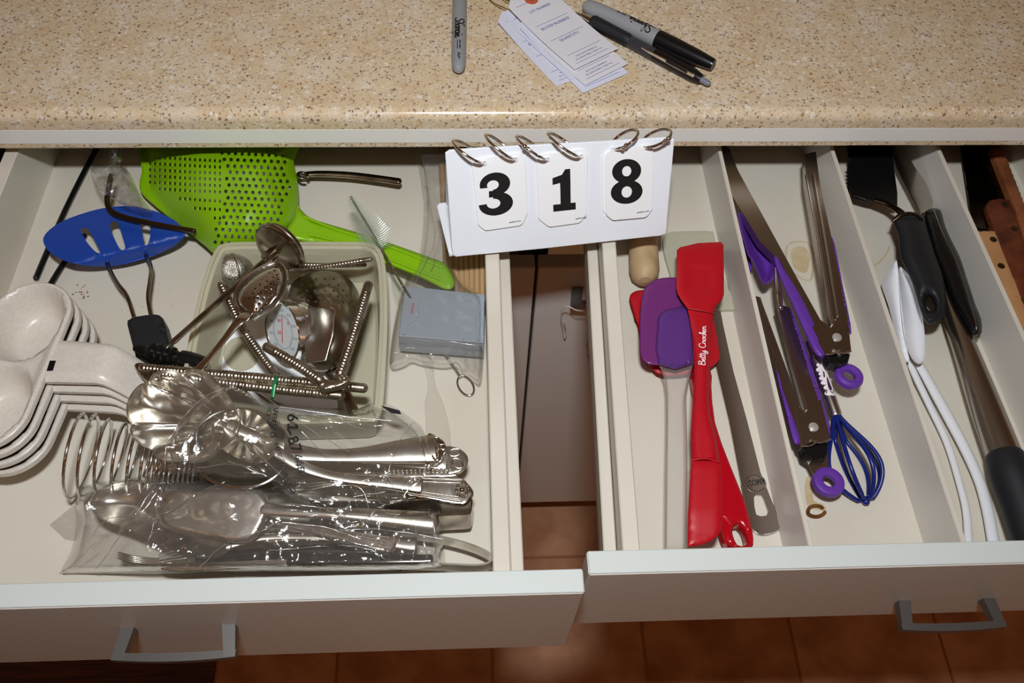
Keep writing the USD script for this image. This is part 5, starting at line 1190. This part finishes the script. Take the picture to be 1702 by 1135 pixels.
t = Thing('silicone_spatula', 'purple silicone spatula with clear handle left of the long red spatula', 'spatula')
hd = [(1064, 586), (1063, 540), (1066, 498), (1072, 478), (1086, 466), (1110, 461), (1136, 463), (1152, 474), (1158, 500), (1156, 560), (1154, 602), (1140, 606), (1090, 607), (1072, 602)]
t.part('head', pxsheet(hd, lambda x, y, d: .8405 + .0012 * np.clip(d / 4, 0, 1), .006, 8, (1.5, 4), smooth=3), 'purple_clear')
t.part('core', pxsheet([(1094, 606), (1092, 548), (1094, 528), (1104, 516), (1125, 511), (1150, 514), (1152, 604)], lambda x, y, d: .8418 + .003 * np.clip(d / 5, 0, 1), .0028, 8, (2, 5), smooth=2), 'purple_dark', label='darker thick core of the head')
hdl = [(1097, 608), (1151, 606), (1146, 630), (1141, 656), (1142, 700), (1143, 775), (1142, 850), (1141, 911), (1105, 911), (1105, 850), (1106, 775), (1107, 725), (1108, 650), (1104, 630)]
t.part('handle', pxsheet(hdl, lambda x, y, d: .836 + .0035 * np.clip(d / 7, 0, 1), .012, 9, (2, 5, 9), smooth=1), 'clear_handle')
t.part('edge', cat(pxtube([(1099, 610, .8385, 1.8), (1107, 635, .8375, 1.6), (1109, 680, .8375, 1.5), (1108, 780, .8375, 1.5), (1107, 910, .8375, 1.5)], 4, 6), pxtube([(1149, 610, .8385, 1.8), (1139, 656, .8375, 1.6), (1140, 700, .8375, 1.5), (1141, 780, .8375, 1.5), (1139, 910, .8375, 1.5)], 4, 6)), 'fold', label='light-catching edges of the clear handle')
t.part('collar', pxtube([(1098, 609, .8395, 2.6), (1125, 607, .8405, 2.6), (1151, 607, .8395, 2.6)], 4, 8), 'clear_plastic', label='clear lip at the head'); t.done()

t = Thing('silicone_spatula', 'long red double-ended silicone spatula with white script lettering on its shaft', 'spatula')
head = [(1124, 478), (1125, 440), (1125, 416), (1130, 411), (1160, 404), (1198, 402), (1202, 406), (1203, 440), (1203, 490), (1200, 499), (1190, 508), (1185, 524), (1181, 560), (1180, 605), (1179, 660), (1181, 690), (1190, 720), (1197, 768), (1150, 768), (1148, 720), (1152, 660), (1154, 605), (1151, 560), (1146, 528), (1142, 512), (1132, 498), (1126, 488)]
rz = lambda x, y, d: .852 + .0038 * np.clip(d / 7, 0, 1) * np.clip((y - 505) / 60, .35, 1) - .0012 * np.clip((y - 440) / 8, 0, 1) * np.clip((492 - y) / 10, 0, 1) * np.clip((d - 14) / 8, 0, 1)
b_ = t.part('body', pxsheet(head, rz, .0085, 7, (1.5, 4, 8), smooth=1), 'red_silicone')
t.part('blade', pxsheet([(1149, 764), (1197, 764), (1200, 800), (1200, 850), (1199, 878), (1194, 890), (1182, 899), (1164, 906), (1143, 908), (1144, 850), (1147, 800)], lambda x, y, d: .8535 + .002 * np.clip(d / 5, 0, 1) - .002 * np.clip((y - 850) / 40, 0, 1), .006, 8, (1.5, 4), smooth=1), 'red_silicone', label='flat lower blade')
t.part('seam', cat(pxtube([(1143, 512, .8552, 1.2), (1165, 516, .8562, 1.2), (1186, 520, .8552, 1.2)], 4, 6), pxtube([(1149, 765, .856, 1.6), (1172, 762, .857, 1.6), (1196, 768, .856, 1.6)], 4, 6)), 'red_silicone', parent=b_)
V, F = script2d('Betty Crocker', .055); V[:, 0] -= V[:, 0].min(); LA, LB = np.array([1172.0, 607.0]), np.array([1173.5, 541.0]); d = LB - LA; ln = np.linalg.norm(d); d /= ln; e = np.array([d[1], -d[0]])
q = LA + (V[:, 0] / V[:, 0].max() * ln)[:, None] * d + (V[:, 1] * 11.0)[:, None] * e
t.part('lettering', (W(q[:, 0], q[:, 1], .8561 + V[:, 2] * .00025), F), 'ink_white', parent=b_, smooth=False, label='white script lettering'); t.done()

# ------------------------------------------------------------------ second compartment: two tongs and a whisk
def chan(t, pts, z, dep=.008, name='arm', mat='brushed_steel', b=0): return t.part(name, pxslab(pts, z - dep, z, b, 0), mat, smooth=25)
def disc(px, py, z, r, h, mat_): return lathe([(0, 0), (r, 0), (r * .95, h * .6), (r * .5, h), (0, h)], W(px, py, z), (0, 0, 1), 20)
def tongs(label, arms, edges, grips, plate, rivet, lipp, inner, tab, ring, z, tip=None):
    t = Thing('tongs', label, 'tongs')
    for a in arms: chan(t, a, z)
    for e in edges: t.part('arm_edge', pxtube(e, 4, 8), 'chrome', label='rolled bright edge of the arm')
    t.part('hinge_plate', pxslab(plate, z - .010, z + .0014, 0, 0), 'brushed_steel', smooth=25)
    t.part('rivet', disc(*rivet, z + .0012, .0036, .0016, 0), 'rivet_bright')
    t.part('hinge_lip', cat(*[pxtube(l, 5, 8) for l in lipp]), 'chrome', label='bright scalloped end of the hinge')
    t.part('lock_body', pxslab(inner, z - .012, z - .002, .001, 0), 'black_plastic', smooth=25)
    tb = t.part('pull_tab', pxslab(tab, z - .009, z - .0075, 0, 0), 'brushed_steel', smooth=25)
    (x, y, R_, r_) = ring; k = mpp(x, y, z - .01)
    t.part('hanging_ring', lathe([(R_ * k * .98, 0), (R_ * k, .002), (R_ * k * .93, .0042), (R_ * k * .7, .0052), (r_ * k * 1.15, .0044), (r_ * k, .002), (r_ * k * 1.05, 0), (R_ * k * .98, 0)], W(x, y, z - .0115), (0.02, .03, 1), 40), 'purple_silicone', label='purple hanging ring')
    for g in grips: t.part('grip', pxsheet(g, lambda X, Y, D: z - .0015 + .0032 * np.clip(D / 4, 0, 1), .009, 8, (1, 3), smooth=2), 'purple_silicone', smooth=60)
    if tip: tip(t)
    t.done(); return t
def tip1(t):
    o = [(1227, 356), (1231, 352), (1240, 353), (1252, 363), (1266, 380), (1280, 406), (1291, 432), (1290, 452), (1282, 466), (1274, 472), (1266, 468), (1256, 446), (1250, 432), (1243, 424), (1237, 404), (1231, 382)]
    z = lambda x, y, d: .846 - .012 * np.clip((d - 2.5) / 9, 0, 1)
    t.part('tip', pxsheet(o, z, .002, 5, (1, 3, 6), smooth=3), 'purple_silicone', label='purple scooped silicone tip')
    t.part('tip', pxsheet([(1233, 398), (1240, 408), (1248, 434), (1250, 446), (1244, 452), (1238, 440), (1234, 418)], lambda x, y, d: .830 + 0 * x, .004, 5, (1, 2), smooth=2), 'purple_silicone', label='purple silicone tip of the other arm')
    t.part('tip_joint', pxtube([(1290, 446, .846, 3), (1291, 468, .847, 5), (1294, 490, .847, 6), (1297, 512, .846, 5)], 4, 8), 'chrome')
tongs('purple-tipped steel tongs lying along the first divider with a ring at the bottom', [
    [(1256, 492), (1264, 494), (1290, 570), (1327, 673), (1334, 682), (1336, 740), (1330, 742), (1316, 706), (1290, 610), (1262, 516)],
    [(1292, 508), (1298, 506), (1313, 512), (1336, 580), (1360, 650), (1380, 728), (1342, 690), (1340, 678)]],
    [[(1263, 496, .8405, 1.2), (1294, 580, .8405, 1.2), (1329, 676, .8405, 1.2)], [(1293, 512, .8405, 2.4), (1315, 596, .8405, 2.4), (1340, 682, .8405, 2.4)]],
    [[(1287, 600), (1292, 604), (1304, 650), (1322, 700), (1331, 728), (1330, 739), (1321, 738), (1316, 728), (1304, 680), (1294, 640)], [(1311, 514), (1318, 518), (1340, 580), (1362, 648), (1378, 700), (1380, 722), (1374, 716), (1350, 640), (1328, 570)]],
    [(1322, 674), (1336, 682), (1342, 676), (1352, 668), (1364, 664), (1380, 729), (1366, 735), (1352, 733), (1334, 742)], (1352, 710),
    [[(1333, 741, .841, 1.6), (1346, 741, .841, 1.6), (1358, 734, .841, 1.6)], [(1347, 731, .841, 1.6), (1362, 736, .841, 1.6), (1380, 730, .841, 1.6)]],
    [(1334, 744), (1378, 734), (1376, 752), (1372, 763), (1350, 764), (1338, 756)], [(1336, 756), (1376, 750), (1377, 782), (1370, 792), (1356, 792), (1348, 780)], (1375, 803, 27, 9.5), .8385, tip1)
tongs('purple-gripped steel tongs spread wide along the second divider with smaller ring', [
    [(1198, 236), (1212, 246), (1227, 284), (1250, 326), (1271, 364), (1327, 466), (1364, 532), (1376, 580), (1364, 572), (1342, 536), (1326, 500), (1299, 436), (1262, 400), (1236, 356), (1217, 326), (1206, 290)],
    [(1338, 256), (1356, 252), (1362, 300), (1370, 340), (1383, 398), (1405, 506), (1413, 552), (1390, 546), (1383, 539), (1372, 480), (1356, 392), (1340, 300)]],
    [[(1340, 292, .8525, 2.6), (1360, 400, .8525, 2.8), (1383, 540, .8525, 2.8)], [(1352, 288, .8525, 1.6), (1370, 390, .8525, 1.8), (1392, 526, .8525, 1.8)]],
    [[(1286, 424), (1294, 426), (1302, 444), (1330, 486), (1356, 540), (1371, 576), (1372, 590), (1364, 594), (1352, 584), (1336, 550), (1318, 510), (1300, 470), (1288, 440)], [(1382, 400), (1387, 404), (1400, 470), (1414, 540), (1414, 556), (1409, 546), (1396, 480)]],
    [(1348, 546), (1363, 531), (1376, 541), (1386, 542), (1394, 528), (1406, 508), (1415, 584), (1400, 588), (1390, 584), (1372, 590)], (1391, 561),
    [[(1374, 589, .853, 1.6), (1384, 588, .853, 1.6), (1396, 582, .853, 1.6)], [(1385, 581, .853, 1.6), (1400, 587, .853, 1.6), (1414, 584, .853, 1.6)]],
    [(1374, 592), (1414, 588), (1410, 602), (1398, 607), (1380, 602)], [(1386, 598), (1404, 596), (1404, 616), (1392, 612)], (1409, 628, 24, 9), .8505)

t = Thing('balloon_whisk', 'small balloon whisk with blue silicone wires and steel handle between the tongs', 'whisk')
A, B = W(1344, 566, .833), W(1390, 692, .826); a = B - A; L = np.linalg.norm(a); a /= L; k = mpp(1370, 640, .83)
h_ = t.part('handle', lathe([(0, 0), (5 * k, .0004), (6.2 * k, .002), (6 * k, .013), (7 * k, .0135), (9.5 * k, .016), (10.5 * k, L * .7), (10.2 * k, L - .0015), (8.5 * k, L), (0, L)], A, a, 32), 'brushed_steel')
sq = [LineString(sm([(0, .1), (.1, .5), (.25, .0), (.4, .5), (.5, .05), (.66, .5), (.74, .0), (.9, .45), (1.0, .0), (1.16, .5), (1.3, .05), (1.42, .45), (1.6, .0), (1.7, .3)], 3, closed=False)).buffer(.1)]
V, F = cat(*[tm(trimesh.creation.extrude_polygon(p, 1.0, engine='earcut')) for p in polys(sq[0])])
t.part('lettering', bend((V, F), A + a * (L * .36), a, 10.1 * k, .003, 1, .0145, .0004), 'ink_white', parent=h_, smooth=False, label='worn white print')
tipP = W(1440, 836, .8155); ax3 = tipP - B; LW = np.linalg.norm(ax3); ax3 /= LW; u_ = np.cross(ax3, [0, 0, 1.0]); u_ /= np.linalg.norm(u_); w_ = np.cross(u_, ax3)
RW = .0185
for kk in range(4):
    th_ = kk * math.pi / 4 + .2; dv = math.cos(th_) * u_ + math.sin(th_) * w_; s = np.linspace(0, 1, 24)
    bl_ = lambda s: .0022 + (RW * (1 - .04 * kk)) * np.sin(np.pi * np.clip(s, 0, 1) ** 1.45) ** .85
    P1 = [B + ax3 * LW * q + dv * bl_(q) for q in s]; P2 = [B + ax3 * LW * q - dv * bl_(q) for q in s[::-1]]
    P = np.array(P1[:-1] + P2[1:]); P[:, 2] = np.maximum(P[:, 2], ZF + .0018)
    t.part('wire', tube(P, .00155, 8), 'blue_dark')
t.part('tip_knot', ball(tipP - ax3 * .001, .0028, 2), 'blue_dark'); t.done()

# ------------------------------------------------------------------ third compartment
t = Thing('pie_server', 'black serrated cake server with black rubber grip and hanging hole', 'server')
t.part('blade', pxslab([(1408, 236), (1412, 268), (1414, 300), (1417, 325), (1440, 332), (1470, 338), (1492, 342), (1492, 320), (1488, 290), (1482, 236)], .834, .8362, .0006, 0), 'black_plastic')
t.part('serration', cat(*[pxslab([(1412.5, 271 + 6 * k), (1408.5, 274 + 6 * k), (1413, 277 + 6 * k)], .834, .836) for k in range(8)]), 'black_plastic', label='saw teeth on the blade edge')
t.part('neck', pxtube([(1455, 333, .837, 6), (1478, 341, .841, 6), (1496, 352, .847, 7), (1508, 366, .851, 8)], flat_=.5), 'bronze_dark')
gp = [(1484, 366), (1492, 356), (1508, 352), (1524, 354), (1534, 364), (1544, 390), (1553, 420), (1562, 444), (1569, 470), (1571, 494), (1571, 518), (1564, 533), (1551, 539), (1538, 535), (1528, 510), (1516, 470), (1499, 434), (1494, 412), (1493, 395), (1487, 378)]
t.part('grip', pxsheet(gp, lambda x, y, d: .848 + .010 * np.sqrt(np.clip(d / 18, 0, 1)), .016, 6, (1, 3, 6), smooth=3, hole=[[(1538, 504), (1541, 494), (1547, 494), (1553, 504), (1553, 514), (1547, 517), (1541, 513)]]), 'black_rubber', smooth=60)
t.part('band', pxtube([(1484, 368, .852, 2), (1500, 357, .857, 2.2), (1520, 356, .857, 2.2), (1533, 365, .852, 2)], 4, 8), 'bronze_dark', label='dull metal band at the top of the grip'); t.done()

t = Thing('chef_knife', 'kitchen knife with black riveted handle along the third divider', 'knife')
t.part('blade', pxslab([(1478, 236), (1498, 236), (1520, 276), (1540, 304), (1552, 336), (1546, 350), (1532, 356), (1512, 318), (1492, 280)], .8300, .8316, .0003, 0), 'steel', smooth=25)
kp = [(1536, 358), (1540, 350), (1550, 346), (1562, 348), (1566, 356), (1572, 378), (1584, 404), (1596, 428), (1605, 456), (1613, 480), (1622, 508), (1631, 530), (1632, 552), (1627, 557), (1617, 557), (1609, 545), (1592, 514), (1578, 484), (1566, 452), (1552, 420), (1544, 390)]
t.part('handle', pxsheet(kp, lambda x, y, d: .840 + .006 * np.sqrt(np.clip(d / 12, 0, 1)), .018, 6, (1, 3, 6), smooth=2), 'black_plastic', smooth=60)
t.part('tang', pxtube([(1552, 349, .8452, .9), (1566, 386, .8464, .9), (1590, 436, .8464, .9), (1609, 492, .8464, .9), (1622, 540, .8462, .9), (1622, 556, .841, .9)], 4, 6), 'steel', label='thin bright tang line'); t.done()

for lab, bowl, hd_ in (('white plastic spoon whose pointed bowl leans on the second divider', [(1465, 472), (1476, 452), (1488, 433), (1492, 440), (1496, 480), (1503, 540), (1508, 580), (1512, 600), (1502, 598), (1490, 560), (1476, 506)], [(1506, 590, .824, 5), (1522, 626, .822, 6), (1546, 676, .820, 6), (1574, 736, .818, 6), (1594, 800, .818, 6), (1606, 850, .818, 6.5), (1610, 905, .818, 7)]),
                       ('white plastic spoon with rounded bowl right of the pointed white spoon', [(1494, 446), (1504, 450), (1516, 466), (1528, 500), (1536, 544), (1538, 584), (1534, 602), (1524, 604), (1512, 590), (1502, 556), (1496, 500)], [(1516, 586, .824, 7), (1538, 624, .823, 8), (1570, 682, .821, 9), (1604, 746, .820, 9), (1628, 800, .819, 9), (1642, 850, .819, 9.5), (1652, 905, .819, 10)])):
    t = Thing('plastic_spoon', lab, 'spoon')
    zb = .836 if 'pointed' in lab else .830
    t.part('bowl', pxsheet(bowl, (lambda zb: lambda x, y, d: zb - .007 * np.sqrt(np.clip(d / 16, 0, 1)) + (.0 if zb < .834 else .010) * np.clip((1500 - x) / 34, 0, 1))(zb), .0022, 5, (1, 3), smooth=3), 'white_plastic', smooth=60)
    t.part('handle', pxtube(hd_, 5, 12, flat_=.7), 'white_plastic'); t.done()

t = Thing('masher', 'steel tube with thick black grip lying beside the third divider', 'utensil')
t.part('tube', pxtube([(1566, 470, .828, 8), (1582, 524, .830, 15), (1604, 580, .832, 19), (1640, 680, .834, 25), (1674, 770, .836, 28)], 5, 28), 'brushed_steel', smooth=60)
t.part('grip', pxtube([(1672, 764, .836, 30), (1682, 792, .837, 34), (1700, 840, .838, 34), (1722, 905, .839, 34)], 5, 28), 'black_rubber', smooth=60); t.done()

# ------------------------------------------------------------------ fourth compartment: knives
def handle_knife(label, hp, mat, rivets, blade, z, bmat='black_chrome', pad=.010):
    t = Thing('kitchen_knife', label, 'knife')
    if blade: t.part('blade', pxslab(blade, z - .006, z - .0045, .0003, 0), bmat, smooth=25)
    h = t.part('handle', pxslab(hp, z - pad, z, .0022, 1, n=3), mat)
    for x, y in rivets: t.part('rivet', lathe([(0, -.001), (.0030, -.001), (.0030, .0003), (.0026, .0005), (0, .0005)], W(x, y, z), (0, 0, 1), 16), 'rivet')
    t.done()
handle_knife('knife with pale beech handle and two dull rivets in the last compartment', [(1612, 382), (1660, 382), (1680, 436), (1704, 505), (1740, 600), (1700, 606), (1660, 506)], 'wood_beech', [(1651, 398), (1664, 442)], [(1596, 236), (1636, 236), (1640, 300), (1658, 380), (1618, 380), (1606, 300)], .828)
handle_knife('knife with dark red-brown wooden handle right of the pale one', [(1639, 342), (1644, 332), (1660, 328), (1678, 331), (1690, 350), (1716, 420), (1735, 520), (1714, 522), (1700, 494), (1684, 460), (1664, 410), (1646, 362)], 'wood_red', [(1671, 341), (1686, 380)], [(1628, 236), (1662, 236), (1668, 290), (1678, 330), (1646, 334), (1636, 290)], .829)
handle_knife('reddish wooden handle slanting up to the right edge behind the dark knife handle', [(1648, 244), (1668, 244), (1690, 300), (1716, 366), (1730, 420), (1712, 420), (1690, 350), (1668, 296)], 'wood_brown', [], None, .832)
